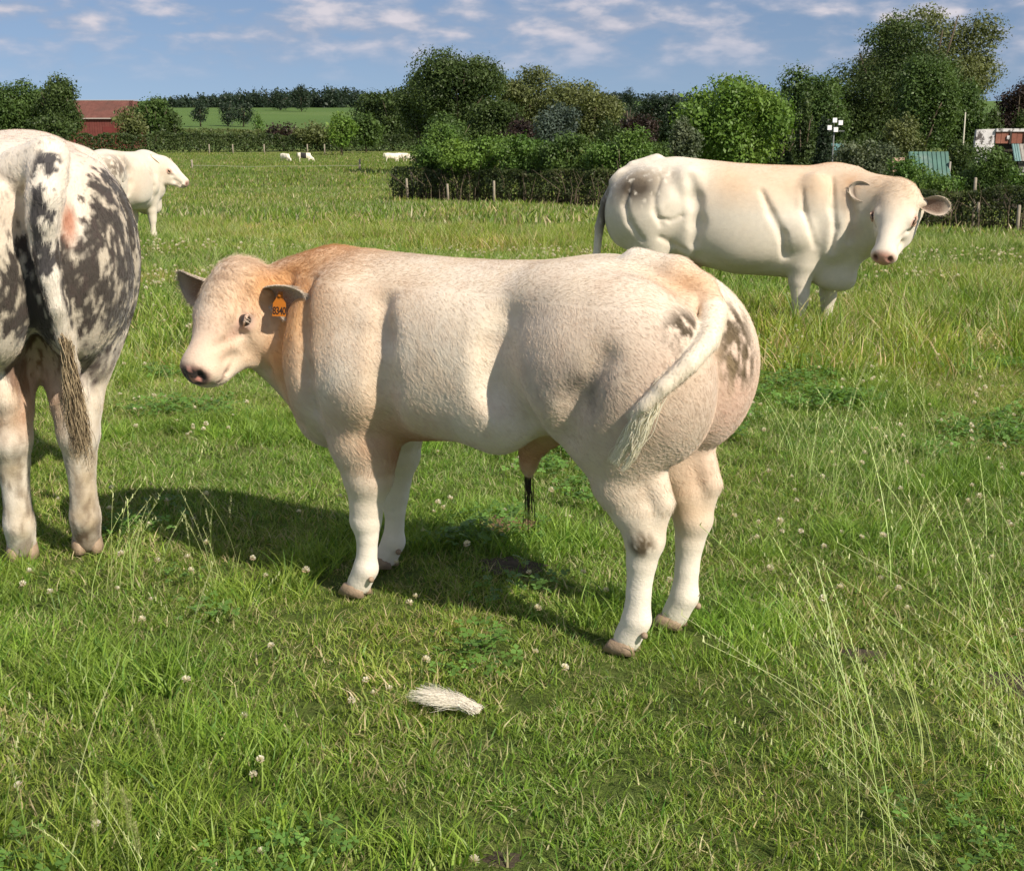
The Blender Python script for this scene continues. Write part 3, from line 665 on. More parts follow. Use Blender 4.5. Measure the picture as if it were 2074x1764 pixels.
def make_right_cow():
    fr = Frame((1.08, 10.4, -.27), -12)
    root = empty('cow', tuple(fr.o), math.radians(fr.deg), label='large cream white cow standing side-on by the hedge, turning its head to the camera', cat='cow')
    O = fr.depth(1824, 379, 9.62); R = head_axes(fr, (-.34, -.56, -.76), (.90, -.46, -.12)); kh = 1.43
    eye_l = fr.loc((0, 0, EYE))
    def tail(S):
        T = fr.t; return [(*T(1330, 330, 0), .07), (*T(1285, 343, -.02), .065), (*T(1252, 368, -.03), .055), (*T(1228, 410, -.04), .045), (*T(1214, 460, -.05), .036), (*T(1208, 520, -.06), .03), (*T(1206, 580, -.06), .045), (*T(1208, 640, -.06), .02)]
    S, g = adult(root, fr, .0125, O, R, kh, 1.0, (.20, -.02), (.15, .15), tail, muscle=1.2)
    V, Q = S.mesh()
    n1 = vnoise(V, 3, 1); n2 = vnoise(V, 9, 2); n3 = vnoise(V * [1, 1, .5], 40, 3, 3)
    C = np.tile(np.array((.75, .68, .565)), (len(V), 1)); C = mixc(C, (.66, .50, .345), np.clip((V[:, 2] - .98) / .22, 0, 1) * np.clip((V[:, 0] - .35) / .3, 0, 1) * (.5 + .9 * n1))
    C = mixc(C, (.62, .34, .16), seg(V, (.9, 0, 1.37), (1.45, 0, 1.36), .06, .9) * .5 + seg(V, (1.55, -.25, 1.25), (1.60, -.22, .9), .06, 1) * .55)
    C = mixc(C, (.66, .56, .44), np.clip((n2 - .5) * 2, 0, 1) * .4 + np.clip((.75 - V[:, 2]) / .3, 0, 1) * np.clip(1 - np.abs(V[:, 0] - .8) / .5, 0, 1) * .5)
    C = mixc(C, (.085, .065, .045), (blob(V, S.lift(fr.t(1285, 378, -.1), eye_l, 0), (.20, .18, .13), .55) + blob(V, S.lift(fr.t(1236, 425, -.02), eye_l, 0), (.12, .14, .22), .5)) * np.clip(n3 * 4.5 - .75, 0, 1))
    C = mixc(C, (.30, .24, .17), blob(V, (.05, -.25, 1.27), (.20, .15, .05), .8) * np.clip(n3 * 3 - .9, 0, 1) * .8)
    C = mixc(C, (.45, .22, .18), blob(V, (.34, 0, .55), (.16, .20, .13), .4) * .9)
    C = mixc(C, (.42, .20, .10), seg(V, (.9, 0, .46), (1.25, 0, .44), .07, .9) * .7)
    C, hd, H = head_paint(C, V, O, R, kh)
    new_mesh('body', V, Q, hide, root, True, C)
    adult_parts(root, fr, g, R, kh, ((.66, .56, .44), (.16, .10, .07)), ears=((.055, .26, -.055), (.01, -.26, -.03)), hoofs=((.05, .15), (.05, -.15), (1.49, .15), (1.27, -.15)), eh=1500)
    coat(V, Q, C, 80000, .014, .0008, flow_gen(O, R), fur, root, 5, lambda P: 1 + 2.2 * blob(P, g(.0, 0, 0), (.14, .14, .12), .8) - .45 * blob(P, g(.3, 0, -.08), (.25, .25, .25), .5))
    return root
def make_left_cow():
    fr = Frame((-1.545, 4.12, 0), 110)
    root = empty('cow', tuple(fr.o), math.radians(fr.deg), label='white cow with grey-black mottled rump seen from behind at the left edge of the photo', cat='cow')
    O = np.array([2.0, 0.0, 1.28]); R = head_axes(fr, fr.a * .75 + np.array([0, 0, -.66])); kh = 1.3
    def tail(S):
        eye_l = fr.loc((0, 0, EYE)); P = [(98, 318, .06), (97, 350, .058), (92, 400, .055), (88, 445, .048), (90, 500, .040), (101, 560, .034), (116, 620, .030), (131, 685, .027), (146, 745, .023), (155, 800, .017)]
        out = [(-.20, .0, 1.29, .07)]
        for x, y, r in P:
            p = S.lift(fr.s(x, y, -.25), eye_l, r * .7); out.append((*p, r))
        return out
    S, g = adult(root, fr, .0105, O, R, kh, .96, (0, 0), (.105, .13), tail, udder=False, muscle=.8, lk=1.12)
    V, Q = S.mesh()
    n1 = vnoise(V, 4, 11); n2 = vnoise(V, 11, 12); n3 = vnoise(V * [1, 1, .35], 42, 13, 4); n4 = vnoise(V * [1, 1, .5], 7, 14, 4)
    C = np.tile(np.array((.75, .67, .56)), (len(V), 1)); C = mixc(C, (.80, .56, .42), np.clip((n1 - .45) * 3, 0, 1) * np.clip((V[:, 2] - 1.0) / .3, 0, 1) * .6)
    C = mixc(C, (.62, .50, .34), np.clip((n2 - .45) * 2.5, 0, 1) * np.clip((.9 - V[:, 2]) / .2, 0, 1) * .6)
    s_, t_, z_ = V.T
    rear = np.clip((.30 - s_) / .15, 0, 1)
    band = np.clip((1.14 - z_ + .20 * (n4 - .5)) / .10, 0, 1) * np.clip((z_ - .66 + .26 * (n4 - .5) + .08 * (t_ > .12)) / .16, 0, 1)
    flank = np.clip((-.15 - t_) / .06, 0, 1) * np.clip((1.30 - z_) / .06, 0, 1) * np.clip((z_ - .78) / .08, 0, 1)
    spots = np.clip((vnoise(V * [1, 1, .6], 13, 21, 2) - .60) * 14, 0, 1) * np.clip((.78 - z_) / .1, 0, 1) * np.clip((z_ - .55) / .05, 0, 1)
    low = blob(V, (-.2, -.22, .66), (.25, .14, .05), .6)
    n6 = vnoise(V * [1, 1, .4] + 3.3, 75, 78, 2); n5 = vnoise(V * [1, 1, .7] + 9.1, 8.3, 77, 3); M = (np.maximum(band, flank) * rear); w = np.clip((M * 1.3 + (n3 - .5) * 2.0 + (n6 - .5) * 2.8 - (n5 - .5) * 2.2 - .60) * 2.0, 0, 1) * (M > .02)
    C = mixc(C, (.34, .29, .20), np.maximum(band, flank) * rear * .6); C = mixc(C, (.050, .041, .033), w)
    C = mixc(C, (.07, .045, .04), np.clip(spots * rear * .9 + low * np.clip(n3 * 4 - 1.2, 0, 1) + np.clip((n6 - .62) * 12, 0, 1) * rear * .35, 0, 1))
    C = mixc(C, (.40, .30, .18), np.clip((n2 - .40) * 3, 0, 1) * np.clip((.70 - z_) / .2, 0, 1) * .6); C = mixc(C, (.14, .09, .05), np.clip((n3 - .46) * 5, 0, 1) * np.clip((.60 - z_) / .3, 0, 1) * .6 + np.clip((.13 - z_) / .08, 0, 1) * .6 * (t_ < 0))
    C = mixc(C, (.55, .28, .14), blob(V, (-.05, .0, .60), (.2, .07, .12), .7) * .6 + blob(V, (-.07, .09, .50), (.06, .07, .06), .7) * .4)
    tp = tail(S); tw0 = np.zeros(len(V))
    for a, b in zip(tp[1:-1], tp[2:]): tw0 = np.maximum(tw0, seg(V, a[:3], b[:3], max(a[3], b[3]) * 1.15, .12))
    C = mixc(C, (.42, .16, .085), blob(V, S.lift(fr.s(140, 452, -.28), fr.loc((0, 0, EYE)), 0), (.12, .020, .055), .5) * .85 * (1 - tw0))
    # tail: white with dark bars
    tp = tail(S); tw = np.zeros(len(V))
    for a, b in zip(tp[1:-1], tp[2:]): tw = np.maximum(tw, seg(V, a[:3], b[:3], max(a[3], b[3]) * 1.25, .12))
    tw *= (s_ < -.2)
    tc = np.where((n3 * 1.1 + .35 * vnoise(V * [1, 1, 2.2], 16, 31, 2) > .74)[:, None] & (z_ > .98)[:, None], np.array((.06, .055, .055)), np.array((.72, .66, .56)))
    tc = tc + (np.array((.40, .33, .22)) - tc) * (np.clip((.95 - z_) / .25, 0, 1) * np.clip(n3 * 2 - .4, 0, 1))[:, None]
    C = C + (tc - C) * tw[:, None]
    new_mesh('body', V, Q, hide, root, True, C)
    adult_parts(root, fr, g, R, kh, ((.66, .56, .44), (.24, .15, .10)), ears=((.055, .285, -.055), (.055, -.285, -.055)), hoofs=((.05, .105), (.05, -.105), (1.29, .13), (1.29, -.13)))
    def flow(P):
        f = np.tile(np.array([-.3, 0, -.95]), (len(P), 1)); f[P[:, 2] > 1.2] = (-.9, 0, -.3); return f
    fm = (V[Q[:, 0], 0] < .9)
    coat(V, Q[fm], C, 100000, .014, .0005, flow, fur, root, 6, lambda P: 1 - .35 * (P[:, 2] < .5) + 1.0 * blob(P, (-.45, .0, .95), (.12, .12, .45), .5))
    rr = np.random.default_rng(5); n = 1100
    a = np.array(tp[-3][:3]); b = np.array(tp[-1][:3]); eye_l = fr.loc((0, 0, EYE)); t = rr.random((n, 1))
    c = S.lift(fr.s(163, 915, -.30), eye_l, .02); b0 = a + (b - a) * t + rr.normal(size=(n, 3)) * .007
    lo_ = rr.normal(size=(14, 3)) * [.010, .017, .06]; lk_ = rr.integers(0, 14, n)
    e = c + np.array([0, 0, .10]) * rr.random((n, 1)) ** 1.5 + (b - a) * (t - 1) * .25 + lo_[lk_] * (.3 + t * .7) + rr.normal(size=(n, 3)) * .010; m = b0 * .5 + e * .5 + lo_[lk_] * .6
    us = np.linspace(0, 1, 7)[None, :, None]; P = b0[:, None] * (1 - us)**2 + 2 * m[:, None] * us * (1 - us) + e[:, None] * us**2 + .004 * np.sin(us * 13 + rr.random((n, 1, 1)) * 6) * 1.6
    cols = np.where(rr.random((n, 1)) < .4, np.array([(.12, .085, .05)]), np.array([(.40, .31, .19)])) * (.8 + .4 * rr.random((n, 1)))
    hair_object('tail_tuft', P, np.tile(np.linspace(.0010, .0003, 7), (n, 1)), cols, fur, root)
    return root
def hang_tail(S):
    return [(-.20, .0, 1.33, .06), (-.33, 0, 1.31, .055), (-.42, 0, 1.22, .045), (-.44, 0, 1.0, .035), (-.42, 0, .8, .03), (-.40, 0, .62, .045), (-.40, 0, .50, .02)]
def make_mid_cow():
    fr = Frame((-5.93, 18.7, -.42), 78)
    root = empty('cow', tuple(fr.o), math.radians(fr.deg), label='white cow with smudged rump, head turned right, beyond the mottled cow', cat='cow')
    O = np.array([2.02, -.12, 1.27]); O = fr.depth(334, 322, 20.1); R = head_axes(fr, (.80, -.12, -.62)); kh = 1.25
    S, g = adult(root, fr, .018, O, R, kh, .95, (0, .05), (.14, .14), hang_tail, udder=True)
    V, Q = S.mesh(); n1 = vnoise(V, 3, 1); n3 = vnoise(V, 22, 3, 3)
    C = np.tile(np.array((.72, .645, .53)), (len(V), 1)); C = mixc(C, (.60, .44, .32), np.clip((n1 - .45) * 3, 0, 1) * .5)
    C = mixc(C, (.17, .135, .10), (blob(V, (.05, -.28, 1.14), (.34, .22, .17), .6) + blob(V, (-.2, .25, .98), (.25, .2, .22), .7)) * np.clip(n3 * 4 - 1.1, 0, 1) * (np.abs(V[:, 1]) > .03) * 1.0)
    C, hd, H = head_paint(C, V, O, R, kh, nose=(.30, .17, .12))
    new_mesh('body', V, Q, hide, root, True, C)
    adult_parts(root, fr, g, R, kh, ((.72, .60, .46), (.30, .15, .09)), ears=((.01, .24, -.03), (-.11, -.19, -.01)))
def make_behind_cow():
    fr = Frame((-2.95, 7.2, -.08), 158)
    root = empty('cow', tuple(fr.o), math.radians(fr.deg), label='cream and tan backed cow mostly hidden behind the mottled cow at left', cat='cow')
    O = np.array([2.05, .0, 1.2]); R = head_axes(fr, fr.a * .75 + np.array([0, 0, -.66]))
    S, g = adult(root, fr, .018, O, R, 1.3, .95, (0, 0), (.14, .14), hang_tail, udder=True); V, Q = S.mesh(); n1 = vnoise(V, 3, 8)
    C = np.tile(np.array((.84, .75, .62)), (len(V), 1)); C = mixc(C, (.68, .38, .22), np.clip((n1 - .42) * 4, 0, 1) * .7)
    new_mesh('body', V, Q, hide, root, True, C); adult_parts(root, fr, g, R, 1.3, ((.72, .60, .46), (.30, .15, .09)), ears=((.02, .27, -.04), (.02, -.27, -.04)))
def make_far_cows():
    specs = [(572, 325, 195, -40, .92, 'white', 'small white cow grazing far off, just left of the pied one'),
             (607, 324, 195, 8, 1.0, 'pied', 'black and white cow grazing far off beyond the wire fence'),
             (783, 326, 190, 5, 1.0, 'white', 'cream cow standing far off left of the hedge end, leftmost of three'),
             (806, 324, 196, 20, .95, 'white', 'cream cow far off by the hedge end, between two others'),
             (818, 327, 189, -15, .92, 'tan', 'cream cow far off grazing closest to the hedge end')]
    for i, (px, py, D, deg, sc, kind, lab) in enumerate(specs):
        d = ray(px, py); x = d[0] / d[1] * D; fr = Frame((x, D, tz(x, D)), deg)
        root = empty('cow', tuple(fr.o), math.radians(deg), label=lab, cat='cow', group='cattle grazing far off in the field')
        gz = i != 2; O = np.array([2.0, 0, .62]) if gz else np.array([2.0, 0, 1.15]); a = (.45, 0, -.85)
        aw = fr.a * .5 + np.array([0, 0, -.8]); R = head_axes(fr, aw)
        S, g = adult(root, fr, .035, O, R, 1.25, 1.0, (0, .1), (.15, .15), hang_tail, udder=False, graze=gz); V, Q = S.mesh()
        C = np.tile(np.array((.84, .76, .62)), (len(V), 1)); n = vnoise(V, 1.6, 41 + i, 2)
        if kind == 'pied': C = mixc(C, (.03, .028, .028), ((V[:, 0] > .15) & (V[:, 0] < 1.0) & (V[:, 2] > .55)) * np.clip((n - .30) * 20, 0, 1) + (V[:, 0] < -.28) * .9)
        if kind == 'tan': C = mixc(C, (.45, .28, .16), np.clip((n - .5) * 8, 0, 1) * .6)
        b = new_mesh('body', V, Q, hide, root, True, C)
        for sg in (1, -1): ear_mesh('ear', g(.04, sg * .11, -.07), g(.04, sg * .27, -.05), R[0], .06, hide, root, (.6, .5, .4), (.3, .2, .15))
        root.scale = (sc, sc, sc)
# ------------------------------------------------------------------ the ground
def gmat():
    m = bpy.data.materials.new('pasture'); m.use_nodes = True; nd, lk = m.node_tree.nodes, m.node_tree.links; b = nd['Principled BSDF']
    b.inputs['Roughness'].default_value = .95; b.inputs['Specular IOR Level'].default_value = .1
    tc = N(nd, 'ShaderNodeTexCoord'); 
    def noise(sc, det=5, rough=.6, stretch=None):
        n = N(nd, 'ShaderNodeTexNoise', ins={'Scale': sc, 'Detail': float(det), 'Roughness': rough})
        if stretch:
            mp = N(nd, 'ShaderNodeMapping'); mp.inputs['Scale'].default_value = stretch; lk.new(tc.outputs['Object'], mp.inputs[0]); lk.new(mp.outputs[0], n.inputs['Vector'])
        else: lk.new(tc.outputs['Object'], n.inputs['Vector'])
        return n
    def ramp(src, stops):
        r = N(nd, 'ShaderNodeValToRGB'); lk.new(src, r.inputs[0]); e = r.color_ramp.elements
        e[0].position, e[0].color = stops[0][0], (*stops[0][1], 1); e[1].position, e[1].color = stops[-1][0], (*stops[-1][1], 1)
        for p, c in stops[1:-1]: q = e.new(p); q.color = (*c, 1)
        return r
    def mix(f, a, b_):
        x = N(nd, 'ShaderNodeMix', data_type='RGBA'); lk.new(f, x.inputs[0]); 
        for i, s in ((6, a), (7, b_)):
            if hasattr(s, 'node') or isinstance(s, bpy.types.NodeSocket): lk.new(s, x.inputs[i])
            else: x.inputs[i].default_value = (*s, 1)
        return x.outputs[2]
    sep = N(nd, 'ShaderNodeSeparateXYZ'); lk.new(tc.outputs['Object'], sep.inputs[0])
    def rng_(a, b_): 
        r = N(nd, 'ShaderNodeMapRange', ins={'From Min': a, 'From Max': b_}); lk.new(sep.outputs['Y'], r.inputs[0]); return r.outputs[0]
    near = ramp(noise(9, 6, .7).outputs['Fac'], [(.3, (.07, .10, .024)), (.5, (.12, .17, .038)), (.62, (.17, .21, .055)), (.75, (.22, .22, .09))])
    far = ramp(noise(.9, 8, .72, (1, .35, 1)).outputs['Fac'], [(.32, (.10, .15, .032)), (.5, (.165, .205, .052)), (.68, (.22, .235, .08))])
    big = ramp(noise(.09, 4, .55, (1, .5, 1)).outputs['Fac'], [(.38, (.12, .175, .038)), (.62, (.215, .24, .075))])
    f2 = mix(noise(.35, 5, .6).outputs['Fac'], far.outputs[0], big.outputs[0])
    c = mix(rng_(14, 34), near.outputs[0], f2)
    hill = ramp(noise(.006, 3, .5, (1, .6, 1)).outputs['Fac'], [(.4, (.09, .15, .04)), (.6, (.12, .19, .05))])
    hv = N(nd, 'ShaderNodeTexVoronoi', ins={'Scale': .0045}); lk.new(tc.outputs['Object'], hv.inputs['Vector'])
    hc = ramp(hv.outputs['Color'], [(.25, (.085, .15, .04)), (.75, (.14, .19, .065))])
    c = mix(rng_(250, 300), c, mix(noise(.01, 2).outputs['Fac'], hill.outputs[0], hc.outputs[0])); lk.new(c, b.inputs['Base Color'])
    bp = N(nd, 'ShaderNodeBump', ins={'Strength': 1.0, 'Distance': .12}); lk.new(noise(7, 7, .75).outputs['Fac'], bp.inputs['Height']); lk.new(bp.outputs[0], b.inputs['Normal'])
    return m
def build_ground():
    ys = np.concatenate([np.linspace(-14, 0, 15)[:-1], np.linspace(0, 12, 60)[:-1], np.geomspace(12, 4200, 170)]); u = np.linspace(-1, 1, 161); u = np.sign(u) * (np.abs(u) ** 1.5)
    X = u[None, :] * (14 + 1.15 * np.maximum(ys, 0))[:, None]; Y = np.repeat(ys[:, None], len(u), 1); Z = terrain(X, Y)
    V = np.stack([X, Y, Z], -1).reshape(-1, 3); a, b = len(ys), len(u)
    I = (np.arange(a - 1)[:, None] * b + np.arange(b - 1)[None]).ravel()
    new_mesh('ground', V, np.stack([I, I + 1, I + b + 1, I + b], 1), gmat(), None, True)['kind'] = 'structure'
# ------------------------------------------------------------------ grass: prototypes scattered by geometry nodes
def blade_mat(name='grass_blade'):
    m = bpy.data.materials.new(name); m.use_nodes = True; nd, lk = m.node_tree.nodes, m.node_tree.links; nd.clear()
    out = N(nd, 'ShaderNodeOutputMaterial'); a = N(nd, 'ShaderNodeAttribute', attribute_name='Col'); t = N(nd, 'ShaderNodeAttribute', attribute_name='tint', attribute_type='INSTANCER')
    mu = N(nd, 'ShaderNodeMix', data_type='RGBA', blend_type='MULTIPLY'); mu.inputs[0].default_value = 1; lk.new(a.outputs['Color'], mu.inputs[6]); lk.new(t.outputs['Color'], mu.inputs[7])
    p = N(nd, 'ShaderNodeBsdfPrincipled', ins={'Roughness': .45, 'Specular IOR Level': .35}); lk.new(mu.outputs[2], p.inputs['Base Color'])
    tr = N(nd, 'ShaderNodeBsdfTranslucent'); br = N(nd, 'ShaderNodeVectorMath', operation='MULTIPLY'); lk.new(mu.outputs[2], br.inputs[0]); br.inputs[1].default_value = (1.25, 1.2, .6); lk.new(br.outputs[0], tr.inputs[0])
    mx = N(nd, 'ShaderNodeMixShader'); mx.inputs[0].default_value = .38; lk.new(p.outputs[0], mx.inputs[1]); lk.new(tr.outputs[0], mx.inputs[2]); lk.new(mx.outputs[0], out.inputs[0]); return m
def blades(n, R, hmin, hmax, wid, lean, cols, seed, segs=3, lean_dir=None, curve=.6):
    """one tuft: arrays of verts, quads, colours"""
    r = np.random.default_rng(seed); a = r.random(n) * 6.283; rad = R * np.sqrt(r.random(n)); base = np.stack([np.cos(a) * rad, np.sin(a) * rad, np.full(n, -.01)], 1)
    la = r.random(n) * 6.283; ld = np.stack([np.cos(la), np.sin(la)], 1)
    if lean_dir is not None: ld = ld * .5 + np.array(lean_dir); ld /= np.linalg.norm(ld, axis=1, keepdims=True)
    h = hmin + (hmax - hmin) * r.random(n) ** 1.3; L = lean * (.2 + r.random(n)) * h
    sa = r.random(n) * 6.283; side = np.stack([np.cos(sa), np.sin(sa), np.zeros(n)], 1) * (wid * (.6 + .8 * r.random(n)))[:, None]
    V = np.zeros((n, segs + 1, 2, 3))
    for i in range(segs + 1):
        t = i / segs; c = base + np.stack([ld[:, 0] * L * t ** 1.7, ld[:, 1] * L * t ** 1.7, h * (t - curve * .35 * (L / h) * t ** 2.5)], 1); w = (1 - t ** 1.6) * .5 + .02
        V[:, i, 0] = c - side * w; V[:, i, 1] = c + side * w
    cc = np.array(cols)[r.integers(0, len(cols), n)] * (.8 + .4 * r.random((n, 1)))
    C = np.repeat(cc[:, None], (segs + 1) * 2, 1).reshape(-1, 3)
    I = (np.arange(n)[:, None] * (segs + 1) * 2 + np.arange(segs)[None] * 2).ravel()
    return V.reshape(-1, 3), np.stack([I, I + 1, I + 3, I + 2], 1), C
def joinm(parts):
    V, Fc, C, o = [], [], [], 0
    for v, f, c in parts: V.append(v); Fc.append(f + o); C.append(c); o += len(v)
    return np.concatenate(V), np.concatenate(Fc), np.concatenate(C)
def proto_collection(name, meshes, mat):
    c = bpy.data.collections.new(name)
    for i, (V, Fc, C) in enumerate(meshes):
        me = new_mesh('%s_%02d' % (name, i), V, Fc, mat, None, False, C, link=False); c.objects.link(bpy.data.objects.new('%s_%02d' % (name, i), me))
    return c
def scatter(name, P, rot, scale, idx, tint, coll, label=None):
    me = bpy.data.meshes.new(name); me.vertices.add(len(P)); me.vertices.foreach_set('co', np.asarray(P, np.float32).ravel())
    me.attributes.new('rot', 'FLOAT_VECTOR', 'POINT').data.foreach_set('vector', np.asarray(rot, np.float32).ravel())
    sc = np.asarray(scale, np.float32); sc = np.repeat(sc[:, None], 3, 1) if sc.ndim == 1 else sc
    me.attributes.new('scl', 'FLOAT_VECTOR', 'POINT').data.foreach_set('vector', sc.ravel())
    me.attributes.new('pick', 'INT', 'POINT').data.foreach_set('value', np.asarray(idx, np.int32))
    me.attributes.new('tint', 'FLOAT_VECTOR', 'POINT').data.foreach_set('vector', np.asarray(tint, np.float32).ravel())
    o = bpy.data.objects.new(name, me); COL.objects.link(o); o['kind'] = 'stuff'
    if label: o['label'] = label
    ng = bpy.data.node_groups.new(name, 'GeometryNodeTree'); ng.interface.new_socket('Geometry', in_out='INPUT', socket_type='NodeSocketGeometry'); ng.interface.new_socket('Geometry', in_out='OUTPUT', socket_type='NodeSocketGeometry')
    n, l = ng.nodes, ng.links; gi = n.new('NodeGroupInput'); go = n.new('NodeGroupOutput'); ci = n.new('GeometryNodeCollectionInfo'); ci.inputs[0].default_value = coll; ci.inputs['Separate Children'].default_value = True; ci.inputs['Reset Children'].default_value = True
    ip = n.new('GeometryNodeInstanceOnPoints'); ip.inputs['Pick Instance'].default_value = True
    def att(nm, t):
        a = n.new('GeometryNodeInputNamedAttribute'); a.data_type = t; a.inputs[0].default_value = nm; return a.outputs[0]
    l.new(gi.outputs[0], ip.inputs['Points']); l.new(ci.outputs[0], ip.inputs['Instance']); l.new(att('pick', 'INT'), ip.inputs['Instance Index']); l.new(att('scl', 'FLOAT_VECTOR'), ip.inputs['Scale'])
    er = n.new('FunctionNodeEulerToRotation'); l.new(att('rot', 'FLOAT_VECTOR'), er.inputs[0]); l.new(er.outputs[0], ip.inputs['Rotation']); l.new(ip.outputs[0], go.inputs[0])
    o.modifiers.new('scatter', 'NODES').node_group = ng
    return o
GREEN = [(.25, .39, .05), (.27, .41, .06), (.14, .29, .04), (.32, .46, .08), (.38, .49, .13)]
STRAW = [(.58, .52, .28), (.66, .62, .38), (.46, .41, .19)]
def fld(x, y, s, seed): return vnoise(np.stack([x, y, np.zeros_like(x)], 1), s, seed, 3)
def band(n, y0, y1, margin=1.2, power=1.0, seed=0):
    r = np.random.default_rng(seed); y = y0 + (y1 - y0) * r.random(n * 3) ** power; w = .46 * y * 1.0 + margin; wm = .46 * y1 + margin
    x = (r.random(n * 3) * 2 - 1) * wm; k = np.abs(x) < w; return x[k][:n], y[k][:n]
def LEAFG():
    return LEAF
def build_grass():
    bm = blade_mat(); r = np.random.default_rng(3)
    mix_ = lambda k: GREEN + [STRAW[0]] * k
    near = [blades(58, .075, .015, .055, .0042, 1.1, mix_(1), 10 + i) for i in range(5)]
    near += [blades(46, .075, .015, .05, .0038, 1.3, GREEN + STRAW, 20 + i) for i in range(2)]
    near += [blades(56, .07, .04, .12, .0046, .9, mix_(0), 30 + i, 4) for i in range(2)]      # lush tufts
    near += [blades(26, .09, .02, .06, .0030, 2.0, STRAW + [(.30, .27, .10)], 40 + i) for i in range(2)]  # dry thatch
    cn = proto_collection('near_tuft', near, bm)
    def tint(x, y):
        a = fld(x, y, 1.1, 5)[:, None]; b = fld(x, y, 5, 6)[:, None]; c = fld(x, y, .35, 9)[:, None]
        t = np.ones((len(x), 3)) * (.85 + .5 * (b - .5) * 2 * .6 + .0); t = t * (1 + (c - .5) * np.array([[.9, .45, .5]])) * (1 + (a - .5) * np.array([[.8, .3, .6]]))
        return np.clip(t * (.85 + .3 * r.random((len(x), 1))), .25, 2)
    def lay(name, n, y0, y1, coll, pick, smin, smax, seed, power=1.0, margin=1.2, label=None, tmul=(1, 1, 1), keep=None, yscale=None):
        x, y = band(n, y0, y1, margin, power, seed)
        if keep is not None: k = keep(x, y); x, y = x[k], y[k]
        q = np.random.default_rng(seed); m = len(x); s = smin + (smax - smin) * q.random(m)
        s = s * (.75 + .5 * fld(x, y, 1.6, 8))
        if yscale is not None: s = s * yscale(x, y)
        rot = np.stack([q.normal(size=m) * .12, q.normal(size=m) * .12, q.random(m) * 6.283], 1)
        scatter(name, np.stack([x, y, terrain(x, y)], 1), rot, s, pick(x, y, q), tint(x, y) * np.array(tmul), coll, label)
    def pick_near(x, y, q):
        f = fld(x, y, 1.3, 15); g = fld(x, y, 2.2, 16); p = q.random(len(x)); i = q.integers(0, 5, len(x))
        i = np.where((g > .55) & (p < .38), 5 + q.integers(0, 2, len(x)), i); i = np.where((f > .58) & (p < .5), 7 + q.integers(0, 2, len(x)), i); i = np.where(p > .95, 9 + q.integers(0, 2, len(x)), i); return i
    # bare, trodden spots
    bare = [(1.52, 3.05, .16), (1.36, 3.12, .10), (-.02, 2.30, .05), (.0, 4.05, .09), (.98, 3.32, .05)]
    def kp(x, y):
        k = np.ones(len(x), bool)
        for bx, by, br in bare: k &= ((x - bx) ** 2 + (y - by) ** 2 > br ** 2) | (np.random.default_rng(1).random(len(x)) < .3)
        return k
    def trod(x, y):   # grass pressed flat round the calf's hooves
        f = np.ones(len(x))
        for hx, hy in ((-.49, 3.81), (-.40, 4.02), (.32, 3.34), (.51, 3.49)): f = np.minimum(f, .58 + .42 * np.clip((np.hypot(x - hx, y - hy - (-.06)) - .08) / .16, 0, 1))
        return f
    lay('short_grass', 21000, 1.9, 8.5, cn, pick_near, .66, 1.12, 50, .85, .7, 'short green pasture grass with dry straw between', keep=kp, yscale=trod)
    mid = [blades(44, .16, .05, .13, .009, .8, GREEN + [STRAW[0]], 60 + i) for i in range(5)] + [blades(40, .15, .10, .24, .008, .7, GREEN + STRAW[:2], 66 + i) for i in range(3)]
    cm = proto_collection('mid_tuft', mid, bm)
    lay('meadow_grass', 17000, 7.5, 26, cm, lambda x, y, q: np.where(fld(x, y, .5, 18) > .52, 5 + q.integers(0, 3, len(x)), q.integers(0, 5, len(x))), .8, 1.35, 51, .8, 1.0, 'taller meadow grass around the middle distance', tmul=(1.0, .95, .9))
    far = [blades(30, .45, .08, .22, .028, .6, GREEN + STRAW[:2], 70 + i, 2) for i in range(6)]
    cf = proto_collection('far_tuft', far, bm)
    lay('far_grass', 15000, 24, 80, cf, lambda x, y, q: q.integers(0, 6, len(x)), .9, 1.4, 52, .85, 2.0, 'rough pasture grass further out', tmul=(.85, .82, .8))
    vf = [blades(26, 1.4, .12, .32, .075, .5, GREEN + STRAW[:1], 170 + i, 2) for i in range(5)]
    cvf = proto_collection('distant_tuft', vf, bm)
    lay('distant_grass', 14000, 70, 236, cvf, lambda x, y, q: q.integers(0, 5, len(x)), .6, 1.3, 53, .8, 4.0, 'distant rough pasture', tmul=(.72, .70, .7), keep=lambda x, y: x < y * .12 + 6)
    # long leaning stalks with seed heads
    def stalks(n, hmin, hmax, seed, ld, R=.10, lean=.9):
        rr = np.random.default_rng(seed); P = []
        v = blades(n, R, hmin, hmax, .0022, lean, [(.42, .54, .20), (.52, .58, .26), (.28, .42, .11)], seed, 6, ld, .3)
        V = v[0].reshape(n, 7, 2, 3); w = (V[:, :, 1] - V[:, :, 0]) * .5; c = (V[:, :, 1] + V[:, :, 0]) / 2; wn_ = w[:, :1] / (np.linalg.norm(w[:, :1], axis=-1, keepdims=True) + 1e-9) * .0009; V[:, :, 0] = c - wn_; V[:, :, 1] = c + wn_; P.append((V.reshape(-1, 3), v[1], v[2]))
        hv, hf, hcx = [], [], []          # spikelets
